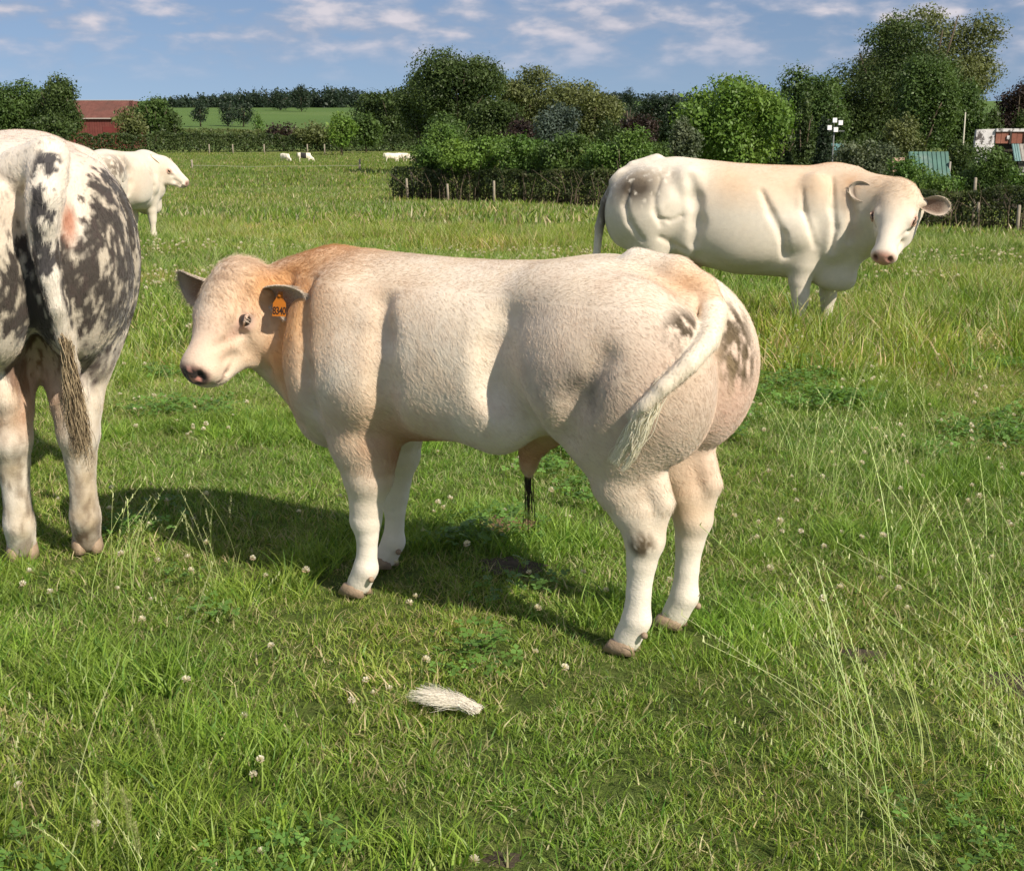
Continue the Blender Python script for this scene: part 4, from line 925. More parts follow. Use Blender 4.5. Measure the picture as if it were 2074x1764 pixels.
        for i in range(n):
            tip, mid_ = c[i, -1], c[i, -3]
            for k in range(13):
                t = k / 12; p = mid_ + (tip - mid_) * t; a = rr.random() * 6.28; d = np.array([math.cos(a), math.sin(a), 1.6]); d = d / np.linalg.norm(d) * .011; s_ = np.cross(d, [0.3, .2, 1]); s_ = s_ / np.linalg.norm(s_) * .0016
                o = len(hv); hv += [p - s_, p + s_, p + d + s_ * .4, p + d - s_ * .4]; hf.append((o, o + 1, o + 2, o + 3)); hcx += [np.array((.54, .57, .30)) * (.7 + .5 * rr.random())] * 4
        P.append((np.array(hv), np.array(hf), np.array(hcx))); return joinm(P)
    cs = proto_collection('seed_stalk', [stalks(7, .28, .55, 80 + i, (-.9, .25)) for i in range(3)] + [stalks(5, .22, .42, 84 + i, (-.1, .1), lean=.5) for i in range(3)], bm)
    rr = np.random.default_rng(11); m = 24; x = np.concatenate([.72 + .80 * rr.random(m), (rr.random(14) * 2 - 1) * 1.2, 1.2 + rr.random(40) * 1.0, -1.3 + .35 * rr.random(5)]); y = np.concatenate([2.0 + 1.0 * rr.random(m) ** 1.2, 2.1 + 1.6 * rr.random(14), 3.3 + 2.6 * rr.random(40), 3.4 + .8 * rr.random(5)])
    kk_ = (np.abs(x + .05) > .62) | (np.arange(len(x)) < 0); pk_m = np.arange(len(x)) < m; x, y, pk_m = x[kk_], y[kk_], pk_m[kk_]; n = len(x); pk = np.where(pk_m, rr.integers(0, 3, n), 3 + rr.integers(0, 3, n)); rot = np.stack([np.zeros(n), np.zeros(n), np.where(pk_m, rr.normal(size=n) * .35, rr.random(n) * 6.28)], 1)
    scatter('grass_stalks', np.stack([x, y, terrain(x, y)], 1), rot, .7 + .6 * rr.random(n), pk, np.ones((n, 3)) * (.8 + .5 * rr.random((n, 1))), cs, 'long pale seeding grass stalks leaning left')
    x, y = band(1100, 5.5, 22, .8, .9, 77); n = len(x); scatter('meadow_stalks', np.stack([x, y, terrain(x, y)], 1), np.stack([np.zeros(n), np.zeros(n), rr.random(n) * 6.28], 1), .7 + .5 * rr.random(n), 3 + rr.integers(0, 3, n), np.ones((n, 3)) * (.8 + .5 * rr.random((n, 1))), cs, 'thin pale seed stalks standing through the pasture')
    # foxtail heads at the lower left
    hv, hf, hc_ = [], [], []; q = np.random.default_rng(61)
    for px, py, hh in ((214, 1562, .17), (188, 1628, .15), (246, 1600, .16), (272, 1668, .14), (300, 1440, .22), (262, 1622, .15)):
        d = ray(px, py); top = np.array([0, 0, EYE]) + d * ((hh - EYE) / d[2]); base = top + np.array([.03 * q.normal() + .02, .03 * q.normal(), -hh]); sd_ = np.array([1, .1, 0]) * .0011
        for k in range(5):
            a, b = base + (top - base) * k / 5, base + (top - base) * (k + 1) / 5; o = len(hv); hv += [a - sd_, a + sd_, b + sd_, b - sd_]; hf.append((o, o + 1, o + 2, o + 3)); hc_ += [np.array((.34, .44, .14))] * 4
        for k in range(220):
            t = .55 + .45 * q.random(); p = base + (top - base) * t; a = q.random() * 6.28; r_ = .0045 * math.sin(min(1, (t - .52) / .48 * 1.05) * 3.0) + .0012; dd = np.array([math.cos(a), math.sin(a), 1.1]); dd /= np.linalg.norm(dd); s_ = np.cross(dd, [.3, .2, 1]); s_ = s_ / np.linalg.norm(s_) * .0009; o = len(hv); p = p + np.array([math.cos(a), math.sin(a), 0]) * r_ * .5
            hv += [p - s_, p + s_, p + dd * .007 + s_ * .3, p + dd * .007 - s_ * .3]; hf.append((o, o + 1, o + 2, o + 3)); hc_ += [np.array((.42, .44, .20)) * (.7 + .5 * q.random())] * 4
    o_ = new_mesh('foxtail_stalks', np.array(hv), np.array(hf), LEAFG(), None, False, np.array(hc_)); o_['kind'] = 'stuff'; o_['label'] = 'soft pale foxtail seed heads at the lower left of the pasture'
    # clover: leaves and heads
    def clover(n, R, seed):
        q = np.random.default_rng(seed); V, Fc, C = [], [], []
        for i in range(n):
            a = q.random() * 6.28; rd = R * math.sqrt(q.random()); c = np.array([math.cos(a) * rd, math.sin(a) * rd, .03 + .035 * q.random()]); tl = np.array([q.normal() * .3, q.normal() * .3, 1]); tl /= np.linalg.norm(tl)
            u = np.cross(tl, [0, 1, .1]); u /= np.linalg.norm(u); w = np.cross(tl, u); s_ = .010 + .006 * q.random(); a0 = q.random() * 6; col = np.array((.14, .27, .055)) * (.8 + .5 * q.random())
            for k in range(3):
                an = a0 + k * 2.094; d = math.cos(an) * u + math.sin(an) * w; e = np.cross(tl, d); o = len(V)
                V += [c, c + d * s_ * .6 - e * s_ * .5 + tl * .002, c + d * s_ * 1.15, c + d * s_ * .6 + e * s_ * .5 + tl * .002]; Fc.append((o, o + 1, o + 2, o + 3)); C += [col] * 4
        return np.array(V), np.array(Fc), np.array(C)
    cc = proto_collection('clover_patch', [clover(22, .10, 90 + i) for i in range(4)], bm)
    x, y = band(3000, 1.9, 8, .6, .9, 91); k = (fld(x, y, 1.7, 92) > .62) & (np.hypot(x + .44, y - 3.85) > .4) & (np.hypot(x - .42, y - 3.35) > .45); x, y = x[k], y[k]; n = len(x)
    scatter('clover_leaves', np.stack([x, y, terrain(x, y)], 1), np.stack([np.zeros(n), np.zeros(n), rr.random(n) * 6.28], 1), .8 + .6 * rr.random(n), rr.integers(0, 4, n), np.ones((n, 3)) * (.8 + .4 * rr.random((n, 1))), cc, 'dark green clover leaves among the grass')
    def head(seed):
        q = np.random.default_rng(seed); V, Fc, C = [], [], []
        for i in range(46):
            z = 1 - 1.5 * q.random(); a = q.random() * 6.28; rr_ = math.sqrt(max(0, 1 - z * z)); d = np.array([rr_ * math.cos(a), rr_ * math.sin(a), z]); c = np.array([0, 0, .085]) + d * .004; e = c + d * .0085 + np.array([0, 0, .002]); s_ = np.cross(d, [.2, .3, 1]); s_ = s_ / (np.linalg.norm(s_) + 1e-6) * .0019; o = len(V)
            V += [c - s_ * .5, c + s_ * .5, e + s_, e - s_]; Fc.append((o, o + 1, o + 2, o + 3)); col = np.array((.80, .76, .66)) if z > -.1 else np.array((.62, .48, .36)); C += [col * (.85 + .2 * q.random())] * 4
        o = len(V); V += [np.array([-.0012, 0, 0]), np.array([.0012, 0, 0]), np.array([.001, 0, .085]), np.array([-.001, 0, .085])]; Fc.append((o, o + 1, o + 2, o + 3)); C += [np.array((.10, .18, .04))] * 4
        return np.array(V), np.array(Fc), np.array(C)
    ch = proto_collection('clover_head', [head(95 + i) for i in range(3)], bm)
    x1, y1 = band(300, 2.0, 6, .6, .9, 97); x2, y2 = band(2600, 5, 18, .8, .7, 98); x, y = np.concatenate([x1, x2]), np.concatenate([y1, y2]); k = fld(x, y, .9, 99) > .44; x, y = x[k], y[k]; n = len(x); far_ = np.clip(y / 9, .9, 1.5)
    scatter('clover_flowers', np.stack([x, y, terrain(x, y)], 1), np.stack([rr.normal(size=n) * .25, rr.normal(size=n) * .25, rr.random(n) * 6.28], 1), (.75 + .4 * rr.random(n)) * far_, rr.integers(0, 3, n), np.ones((n, 3)), ch, 'scattered small white clover flowers')
    # soil showing through
    soil = pmat('soil', (.075, .058, .038), rough=.95, var=.35, scale=25, bump=.8, bscale=60)
    for i, (bx, by, br) in enumerate(bare):
        V = [(bx, by, .006)]; k = 22; q = np.random.default_rng(200 + i)
        for j in range(k): a = 6.283 * j / k; rad = br * (.7 + .5 * q.random()); V.append((bx + rad * math.cos(a) * 1.3, by + rad * math.sin(a), -.004))
        o = new_mesh('bare_soil', np.array(V), [(0, 1 + j, 1 + (j + 1) % k) for j in range(k)], soil); o['kind'] = 'structure'
    # dried dung pat and the pulled tuft of hair
    dung = pmat('dried_dung', (.20, .13, .075), rough=.9, var=.4, scale=30, bump=1.0, bscale=45)
    gx = Frame((0, 0, 0), 90); d = ray(1022, 1072); t = -EYE / d[2]; c = np.array([0, 0, EYE]) + d * t
    V, Fc = [], []; nr, ns = 9, 40; q = np.random.default_rng(9)
    for i in range(nr):
        for j in range(ns):
            a = 6.283 * j / ns; rr_ = .085 * (i / (nr - 1)); f = 1 + .18 * math.sin(3 * a + 1) + .1 * math.sin(7 * a); z = .022 * (1 - (i / (nr - 1)) ** 3) + .006 * math.sin(i * 2.4 + 2 * math.sin(a * 2)) + q.normal() * .0015
            V.append((rr_ * f * math.cos(a) * 1.15, rr_ * f * math.sin(a), z))
    for i in range(nr - 1):
        for j in range(ns): a, b = i * ns + j, i * ns + (j + 1) % ns; Fc.append((a, b, b + ns, a + ns))
    o = new_mesh('dung_pat', np.array(V), np.array(Fc), dung, None, True); o.location = (c[0], c[1], .015); tag(o, 'dried brown crusted dung pat on the grass below the calf belly', 'dung')
    def onground(px, py, z=0): d = ray(px, py); t = (z - EYE) / d[2]; return np.array([0, 0, EYE]) + d * t
    a = onground(972, 1452, .02); b = onground(850, 1413, .02); n = 620; q = np.random.default_rng(12); t = q.random((n, 1)) * .22
    ax = (b - a); side = np.array([-ax[1], ax[0], 0]); side /= np.linalg.norm(side); lk_ = q.integers(0, 12, n); lo = q.normal(size=(12, 1)); b0 = a + ax * t + side * q.normal(size=(n, 1)) * .007 + np.array([0, 0, 1]) * q.random((n, 1)) * .012
    e = a + ax * (.45 + .6 * q.random((n, 1))) + side * (.018 * lo[lk_] + q.normal(size=(n, 1)) * .012) + np.array([0, 0, .022]) * q.random((n, 1)); us = np.linspace(0, 1, 6)[None, :, None]
    P = b0[:, None] * (1 - us) + e[:, None] * us + np.array([0, 0, 1]) * (.010 * np.sin(us * 3.14) * q.random((n, 1, 1)) + .003 * np.sin(us * 9 + 6 * q.random((n, 1, 1)))) + side * (.007 * np.sin(us * 5 + lo[lk_][:, None] * 2)) + np.array([0,0,.012])
    h = hair_object('hair_tuft', P, np.tile(np.linspace(.00055, .0002, 6), (n, 1)), np.array([(.92, .86, .72)]) * (.8 + .3 * q.random((n, 1))), fur, None)
    del h['kind']; tag(h, 'pale cream tuft of loose hair lying on the grass in front of the calf', 'hair tuft')
# ------------------------------------------------------------------ trees, bushes, hedges
def leaf_mat(name):
    m = bpy.data.materials.new(name); m.use_nodes = True; nd, lk = m.node_tree.nodes, m.node_tree.links; nd.clear()
    out = N(nd, 'ShaderNodeOutputMaterial'); a = N(nd, 'ShaderNodeAttribute', attribute_name='Col')
    p = N(nd, 'ShaderNodeBsdfPrincipled', ins={'Roughness': .5, 'Specular IOR Level': .3}); lk.new(a.outputs['Color'], p.inputs['Base Color'])
    tr = N(nd, 'ShaderNodeBsdfTranslucent'); br = N(nd, 'ShaderNodeVectorMath', operation='MULTIPLY'); lk.new(a.outputs['Color'], br.inputs[0]); br.inputs[1].default_value = (1.3, 1.25, .6); lk.new(br.outputs[0], tr.inputs[0])
    mx = N(nd, 'ShaderNodeMixShader'); mx.inputs[0].default_value = .28; lk.new(p.outputs[0], mx.inputs[1]); lk.new(tr.outputs[0], mx.inputs[2]); lk.new(mx.outputs[0], out.inputs[0]); return m
LEAF = leaf_mat('foliage')
BARK = pmat('bark', (.11, .085, .06), rough=.9, var=.3, scale=6, bump=.8, bscale=20)
def leaf_cloud(blobs, n, leaf, col, seed, drop=.0, flat=.55, colvar=.35, col2=None, inner=.35, upbias=.25):
    """blobs rows: x,y,z, rx,ry,rz, weight"""
    q = np.random.default_rng(seed); B = np.array(blobs, float); w = B[:, 6] * (B[:, 3] * B[:, 5] + B[:, 3] * B[:, 4]); w /= w.sum()
    k = q.choice(len(B), n, p=w); d = q.normal(size=(n, 3)); d[:, 2] += upbias; d /= np.linalg.norm(d, axis=1, keepdims=True)
    inn = q.random(n) < inner; rad = np.where(inn, .35 + .45 * q.random(n), .80 + .26 * q.random(n) ** 1.5)
    P = B[k, :3] + d * rad[:, None] * B[k, 3:6]; P += q.normal(size=(n, 3)) * leaf * .9
    P[:, 2] -= drop * q.random(n)
    nv = d * .55 + q.normal(size=(n, 3)) * .55 + np.array([0, 0, .25]); nv /= np.linalg.norm(nv, axis=1, keepdims=True)
    a = np.cross(nv, q.normal(size=(n, 3))); a /= np.linalg.norm(a, axis=1, keepdims=True); b = np.cross(nv, a)
    s = leaf * (.55 + .8 * q.random((n, 1))) * np.where(inn, 1.7, 1.0)[:, None]
    V = np.stack([P - a * s * .5, P - b * s * flat * .5 + nv * s * .08, P + a * s * .5, P + b * s * flat * .5 + nv * s * .08], 1).reshape(-1, 3)
    F_ = np.arange(4 * n).reshape(n, 4)
    col = np.array(col); c2 = np.array(col2) if col2 is not None else col * np.array([1.35, 1.25, 1.0])
    f = np.clip(vnoise(P, .9 / max(leaf, .05) * .12, seed % 50, 3) * 1.6 - .3, 0, 1)[:, None]
    C = (col + (c2 - col) * f) * (1 - colvar + 2 * colvar * q.random((n, 1)))
    return V, F_, np.repeat(C, 4, 0)
def crown_blobs(c, rx, ry, rz, seed, shape='round', nb=26):
    q = np.random.default_rng(seed); out = []
    if shape == 'cone':
        for i in range(nb):
            t = (i + .5) / nb; z = c[2] - rz + 2 * rz * t; r = rx * (1 - t) ** .8 * .75 + .05 * rx; a = q.random() * 6.28
            out.append((c[0] + math.cos(a) * r * .35, c[1] + math.sin(a) * r * .35, z, r * .9, r * .9, rz / nb * 2.6, 1))
        return out
    out.append((*c, rx * .74, ry * .74, rz * .74, 1.1)); out.append((c[0], c[1], c[2] - rz * .45, rx * .8, ry * .8, rz * .5, 1.0))
    for i in range(nb):
        d = q.normal(size=3); d /= np.linalg.norm(d); d[2] = d[2] * .95 + .05
        f = .60 + .22 * q.random(); s = .24 + .20 * q.random()
        if shape == 'tall': s *= .9
        if shape == 'rough': f = .66 + .24 * q.random(); s = .20 + .20 * q.random()
        out.append((c[0] + d[0] * rx * f, c[1] + d[1] * ry * f, c[2] + d[2] * rz * f, rx * s * 1.1, ry * s * 1.1, rz * s, 1))
    return out
def at(px, D):
    d = ray(px, HOR); return d[0] / d[1] * D
def zpx(py, D, px=1037):
    d = ray(px, py); return EYE + d[2] / d[1] * D
KIND = {'dark': ((.042, .072, .020), (.090, .135, .038)), 'mid': ((.050, .095, .024), (.105, .17, .042)), 'olive': ((.090, .115, .038), (.18, .205, .075)), 'light': ((.10, .19, .030), (.18, .28, .05)),
        'fresh': ((.07, .15, .028), (.15, .24, .052)), 'conifer': ((.018, .034, .017), (.030, .052, .024)), 'purple': ((.032, .022, .018), (.052, .033, .026)), 'blue': ((.055, .080, .062), (.11, .15, .12)), 'pale': ((.08, .11, .055), (.16, .19, .11)),
        'farwood': ((.024, .042, .026), (.038, .062, .034))}
TREES = [
 # px, top, width, D, kind, shape, crown bottom, name, label, leaf factor
 (45, 158, 150, 228, 'mid', 'round', 292, 'broadleaf_tree', 'bushy green tree at the far left edge beside the red barn', 1),
 (124, 155, 84, 222, 'dark', 'round', 285, 'broadleaf_tree', 'ragged dark tree directly left of the red barn roof', 1),
 (100, 232, 90, 214, 'dark', 'round', 292, 'bush', 'dark bush in front of the left tree, above the metal gate', 1),
 (263, 218, 62, 262, 'olive', 'rough', 268, 'bush', 'olive bush covering the right corner of the red barn', 1),
 (312, 203, 78, 268, 'mid', 'rough', 270, 'broadleaf_tree', 'low spreading tree just right of the red barn', 1),
 (349, 232, 40, 262, 'dark', 'round', 262, 'bush', 'small round dark bush right of the barn trees', 1),
 (405, 207, 36, 560, 'farwood', 'round', 252, 'far_tree', 'leftmost round tree in the light green fields beyond the hedge', 1),
 (461, 205, 46, 570, 'farwood', 'round', 254, 'far_tree', 'left one of a close pair of dull trees in the far fields', 1),
 (492, 207, 44, 560, 'farwood', 'round', 254, 'far_tree', 'right one of a close pair of dull trees in the far fields', 1),
 (568, 187, 60, 900, 'farwood', 'round', 228, 'far_tree', 'broad dark tree on the hill field, left of the tall pointed one', 1),
 (611, 172, 46, 860, 'farwood', 'tall', 232, 'far_tree', 'tall pointed dark tree standing on the hill field', 1),
 (690, 226, 56, 225, 'light', 'round', 284, 'bush', 'light green young tree in the far hedge', 1),
 (522, 232, 36, 330, 'fresh', 'round', 262, 'bush', 'small fresh green tree at the foot of the hill field', 1),
 (572, 246, 60, 250, 'purple', 'round', 266, 'bush', 'low dark brownish bush above the far hedge', 1),
 (640, 250, 90, 246, 'olive', 'round', 276, 'bush', 'low olive bush above the far hedge, right of the dark one', 1),
 (740, 232, 70, 236, 'mid', 'round', 296, 'bush', 'green bush at the left foot of the large dark trees', 1),
 (792, 184, 136, 258, 'dark', 'rough', 299, 'broadleaf_tree', 'spreading dark tree left of the tall central tree', 1),
 (862, 150, 110, 124, 'dark', 'rough', 290, 'broadleaf_tree', 'dark tree against the left side of the tall central tree', 1),
 (930, 97, 190, 118, 'dark', 'round', 285, 'broadleaf_tree', 'tall dark domed tree in the middle of the treeline', 1),
 (1110, 136, 200, 126, 'olive', 'rough', 285, 'broadleaf_tree', 'broad olive willow-like tree right of the tall dark domed tree', 1),
 (1196, 178, 110, 122, 'olive', 'rough', 290, 'broadleaf_tree', 'sloping right-hand olive tree where the treeline drops', 1),
 (1000, 205, 120, 108, 'dark', 'round', 300, 'broadleaf_tree', 'dark rounded tree in front of the domed one', 1),
 (905, 232, 110, 100, 'mid', 'round', 300, 'bush', 'mid green bush under the domed tree', 1),
 (1128, 214, 88, 92, 'blue', 'rough', 305, 'conifer_tree', 'silvery blue spruce-like tree below the olive tree', 1),
 (1052, 238, 80, 96, 'purple', 'round', 300, 'bush', 'dark purple-leaved bush left of the silvery tree', 1),
 (1292, 228, 90, 98, 'purple', 'round', 300, 'bush', 'dark purple-brown bush in the gap of the treeline', 1),
 (1235, 250, 90, 92, 'dark', 'round', 310, 'bush', 'dark green bush left of the purple-brown bush in the gap', 1),
 (1274, 181, 44, 330, 'farwood', 'round', 215, 'far_tree', 'small round tree poking above the distant horizon wood', 1),
 (1340, 200, 120, 150, 'conifer', 'rough', 300, 'broadleaf_tree', 'dark background tree left of the bright green tree', 1),
 (1215, 200, 80, 150, 'dark', 'rough', 300, 'broadleaf_tree', 'dark tree low behind the olive trees', 1),
 (880, 257, 104, 57.4, 'fresh', 'rough', 362, 'shrub', 'leafy green bush rising from the left end of the near hedge', 1.1),
 (965, 272, 140, 55.6, 'light', 'rough', 364, 'shrub', 'wide yellow-green bush above the near hedge', 1.1),
 (1060, 276, 130, 53.8, 'fresh', 'rough', 366, 'shrub', 'green bush above the middle of the near hedge', 1.1),
 (1150, 276, 120, 52.4, 'mid', 'rough', 356, 'shrub', 'darker green bush above the near hedge, below the silvery tree', 1.1),
 (1262, 266, 130, 50.6, 'fresh', 'rough', 372, 'shrub', 'rounded green bush just left of the big white cow\'s rump', 1.1),
 (1388, 240, 62, 60, 'pale', 'tall', 345, 'shrub', 'upright pale shrub left of the bright green tree', 1),
 (1484, 157, 212, 68, 'light', 'rough', 348, 'broadleaf_tree', 'bright yellow-green large-leaved tree behind the big white cow', 1.45),
 (1470, 285, 230, 76, 'dark', 'round', 350, 'bush', 'wide dark undergrowth beneath the bright green tree', 1),
 (1325, 285, 110, 74, 'mid', 'round', 350, 'bush', 'green undergrowth left of the pale upright shrub', 1),
 (1600, 290, 150, 80, 'dark', 'round', 350, 'bush', 'dark undergrowth at the foot of the conifers', 1),
 (1780, 250, 160, 84, 'dark', 'round', 345, 'bush', 'shadowy undergrowth below the giant dark tree', 1),
 (1532, 163, 70, 112, 'dark', 'round', 240, 'broadleaf_tree', 'dark crown peeping out behind the bright green tree', 1),
 (1636, 143, 170, 86, 'mid', 'rough', 330, 'broadleaf_tree', 'mid green tree between the bright tree and the giant tree', 1),
 (1592, 212, 46, 74, 'dark', 'cone', 335, 'conifer_tree', 'narrow dark conifer right of the bright green tree', 1),
 (1632, 196, 56, 76, 'dark', 'cone', 335, 'conifer_tree', 'narrow conifer, middle of the three', 1),
 (1672, 235, 50, 72, 'conifer', 'cone', 335, 'conifer_tree', 'narrow conifer beside the floodlight mast', 1),
 (1872, 6, 262, 108, 'olive', 'rough', 260, 'broadleaf_tree', 'huge olive crown forming the top of the tallest clump', 1),
 (1800, 45, 232, 96, 'dark', 'rough', 325, 'broadleaf_tree', 'huge dark green tree at the left of the tallest clump', 1),
 (1870, 110, 130, 88, 'mid', 'round', 320, 'broadleaf_tree', 'mid green tree in front of the tallest clump', 1),
 (1945, 170, 110, 90, 'mid', 'round', 320, 'broadleaf_tree', 'mid green tree left of the purple beech', 1),
 (2062, 160, 110, 112, 'purple', 'round', 290, 'broadleaf_tree', 'dark purple-leaved beech at the right edge', 1),
 (2000, 210, 80, 92, 'dark', 'round', 310, 'bush', 'dark bush behind the rusty-fronted barn', 1),
 (2090, 225, 90, 98, 'dark', 'round', 310, 'bush', 'dark bush at the right edge below the purple beech', 1),
 (1830, 240, 90, 80, 'olive', 'round', 330, 'bush', 'olive bush in front of the giant tree trunk', 1),
 (1758, 284, 120, 56, 'pale', 'rough', 362, 'bush', 'pale grey-green thorny bush behind the cow\'s withers', 1),
 (1845, 318, 70, 50, 'fresh', 'rough', 385, 'bush', 'bright weedy bush left of the green shed roof', 1),
 (1912, 350, 90, 47, 'fresh', 'rough', 390, 'bush', 'low yellow-green growth in front of the green shed roof', 1),
 (1958, 290, 60, 64, 'dark', 'rough', 372, 'bush', 'dark bush between the green shed and the rusty barn', 1),
 (2004, 300, 110, 50, 'mid', 'rough', 385, 'bush', 'leafy bush partly hiding the rusty-fronted barn', 1),
 (2085, 335, 60, 48, 'fresh', 'rough', 385, 'bush', 'light green bush under the right edge of the barn', 1),
]
def build_trees():
    for i, (px, top, w, D, kind, shape, bot, name, lab, lf) in enumerate(TREES):
        x = at(px, D); m = D / F_PX; zt = zpx(top, D); zb = zpx(bot, D); g = tz(x, D); zb = max(min(zb, g + 1.2) if name == 'bush' else zb, g + .1); rx = w * m / 2; rz = (zt - zb) / 2; c = (x, D, (zt + zb) / 2); ry = rx * .8
        A = (w / 2.025) * ((bot - top) / 2.025); n = int(np.clip(A * 3.2 / lf ** 1.8, 500, 42000)); leaf = 2.3 * D / 1284 * lf
        if D > 300: leaf *= .6
        c0, c2 = KIND[kind]; bl = crown_blobs(c, rx * 1.04, ry, rz * 1.0, 300 + i, shape, 34 if A > 5000 else 18)
        if D > 300: bl = crown_blobs(c, rx * .93, ry, rz * .95, 300 + i, shape, 10)
        V, F_, C = leaf_cloud(bl, n, leaf, c0, 400 + i, col2=c2, colvar=.3)
        root = empty(name, (x, D, g), label=lab, cat='bush' if name in ('bush', 'shrub') else 'tree')
        V = V - np.array([x, D, g]); new_mesh('crown', V, F_, LEAF, root, False, C)
        q = np.random.default_rng(500 + i); b = MB(); hgt = zt - g; r0 = min(.035 * hgt, .4) if name != 'bush' else .03 * hgt; tp_ = hgt * .62
        b.tube([(0, 0, -.2), (q.normal() * .02 * hgt, 0, hgt * .3), (q.normal() * .04 * hgt, q.normal() * .04 * hgt, tp_)], [r0, r0 * .75, r0 * .35], 7)
        for k in range(7 if name != 'bush' else 5):
            a = q.random() * 6.28; h0 = hgt * (.15 + .35 * q.random()); e = rx * (.5 + .35 * q.random()); b.tube([(0, 0, h0), (math.cos(a) * e * .5, math.sin(a) * e * .5, h0 + hgt * .12), (math.cos(a) * e, math.sin(a) * e, h0 + hgt * (.2 + .25 * q.random()))], [r0 * .45, r0 * .3, r0 * .1], 5)
        b.build('trunk' if name != 'bush' else 'stems', BARK, root, True)
def hedge(name, line, hts, thick, leaf, n, col, col2, label, seed, twig=300, brown=.0):
    q = np.random.default_rng(seed); L = np.array(line, float); dl = np.r_[0, np.cumsum(np.linalg.norm(np.diff(L, axis=0), axis=1))]; tt = q.random(n) * dl[-1]
    x = np.interp(tt, dl, L[:, 0]); y = np.interp(tt, dl, L[:, 1]); h = np.interp(tt, dl, hts) * (.72 + .56 * vnoise(np.stack([tt, tt * 0, tt * 0], 1), .8, seed, 3))
    dx = np.interp(tt + .1, dl, L[:, 0]) - np.interp(tt - .1, dl, L[:, 0]); dy = np.interp(tt + .1, dl, L[:, 1]) - np.interp(tt - .1, dl, L[:, 1]); nl = np.hypot(dx, dy); nx, ny = -dy / nl, dx / nl
    face = q.random(n); o = np.where(face < .55, 1, q.random(n) * 2 - 1) * -1.0; u = q.random(n) ** .8; u = np.where(face > .75, 1 - .08 * q.random(n), u); bulge = .75 + .25 * np.sin(np.clip(u * 1.3, 0, 1) * 3.14)
    sgn = np.where((nx * 0 + ny * -1) > 0, 1, -1)   # towards the camera
    off = o * thick / 2 * bulge * np.where(face < .55, -1, 1) * sgn + q.normal(size=n) * leaf * .8
    # small recesses so that it reads as twiggy growth
    P = np.stack([x + nx * off, y + ny * off, np.zeros(n)], 1); rec = vnoise(np.stack([tt, u * h, tt * 0], 1), 1.6, seed + 3, 3); P[:, 0] -= nx * sgn * (rec - .5) * thick * .5 * 1.0; P[:, 1] -= ny * sgn * (rec - .5) * thick * .5
    g = terrain(P[:, 0], P[:, 1]); P[:, 2] = g + u * h + .03
    nv = q.normal(size=(n, 3)) * .6 + np.stack([nx * sgn, ny * sgn, np.full(n, .35)], 1) * .6; nv /= np.linalg.norm(nv, axis=1, keepdims=True)
    a = np.cross(nv, q.normal(size=(n, 3))); a /= np.linalg.norm(a, axis=1, keepdims=True); b = np.cross(nv, a); s = leaf * (.5 + .8 * q.random((n, 1)))
    V = np.stack([P - a * s * .5, P - b * s * .28, P + a * s * .5, P + b * s * .28], 1).reshape(-1, 3)
    f = np.clip(rec * 1.8 - .4, 0, 1)[:, None]; C = (np.array(col) + (np.array(col2) - np.array(col)) * f) * (.65 + .7 * q.random((n, 1)))
    low = (np.clip((.45 - u) / .3, 0, 1) * brown * (q.random(n) < .75))[:, None]; C = C + (np.array((.10, .07, .045)) - C) * low
    o0 = L[0]; root = empty(name, (L[0, 0], L[0, 1], tz(*L[0])), label=label, cat='hedge'); off0 = np.array([L[0, 0], L[0, 1], tz(*L[0])])
    new_mesh('foliage', V - off0, np.arange(4 * n).reshape(n, 4), LEAF, root, False, np.repeat(C, 4, 0))
    if twig:
        b = MB()
        for k in range(twig):
            t = q.random() * dl[-1]; X, Y = np.interp(t, dl, L[:, 0]), np.interp(t, dl, L[:, 1]); i = np.searchsorted(dl, t) - 1; hh = np.interp(t, dl, hts); ww = thick * .3 * q.normal(); j = np.argmin(np.abs(tt - t)); X += nx[j] * sgn[j] * (abs(ww)); Y += ny[j] * sgn[j] * (abs(ww)); z = tz(X, Y)
            b.tube([(X, Y, z - .1), (X + q.normal() * .12, Y, z + hh * .5), (X + q.normal() * .3, Y + q.normal() * .1, z + hh * (.8 + .3 * q.random()))], [.022, .014, .005], 3, False)
        o = b.build('twigs', BARK, root); o.data.transform(Matrix.Translation(-Vector(off0))); 
    return root
def post(x, y, h, r=.05, lab=None, mat=None, grp=None, lean=0):
    b = MB(); q = np.random.default_rng(int(abs(x * 37 + y * 11))); b.tube([(0, 0, -.25), (lean * .5, 0, h * .5), (lean, 0, h), (lean, 0, h + .02)], [r, r * .95, r * .9, r * .5], 8)
    o = b.build('fence_post', mat or MATS['old_wood'], None, True); o.location = (x, y, tz(x, y)); return tag(o, lab, 'fence post', grp)
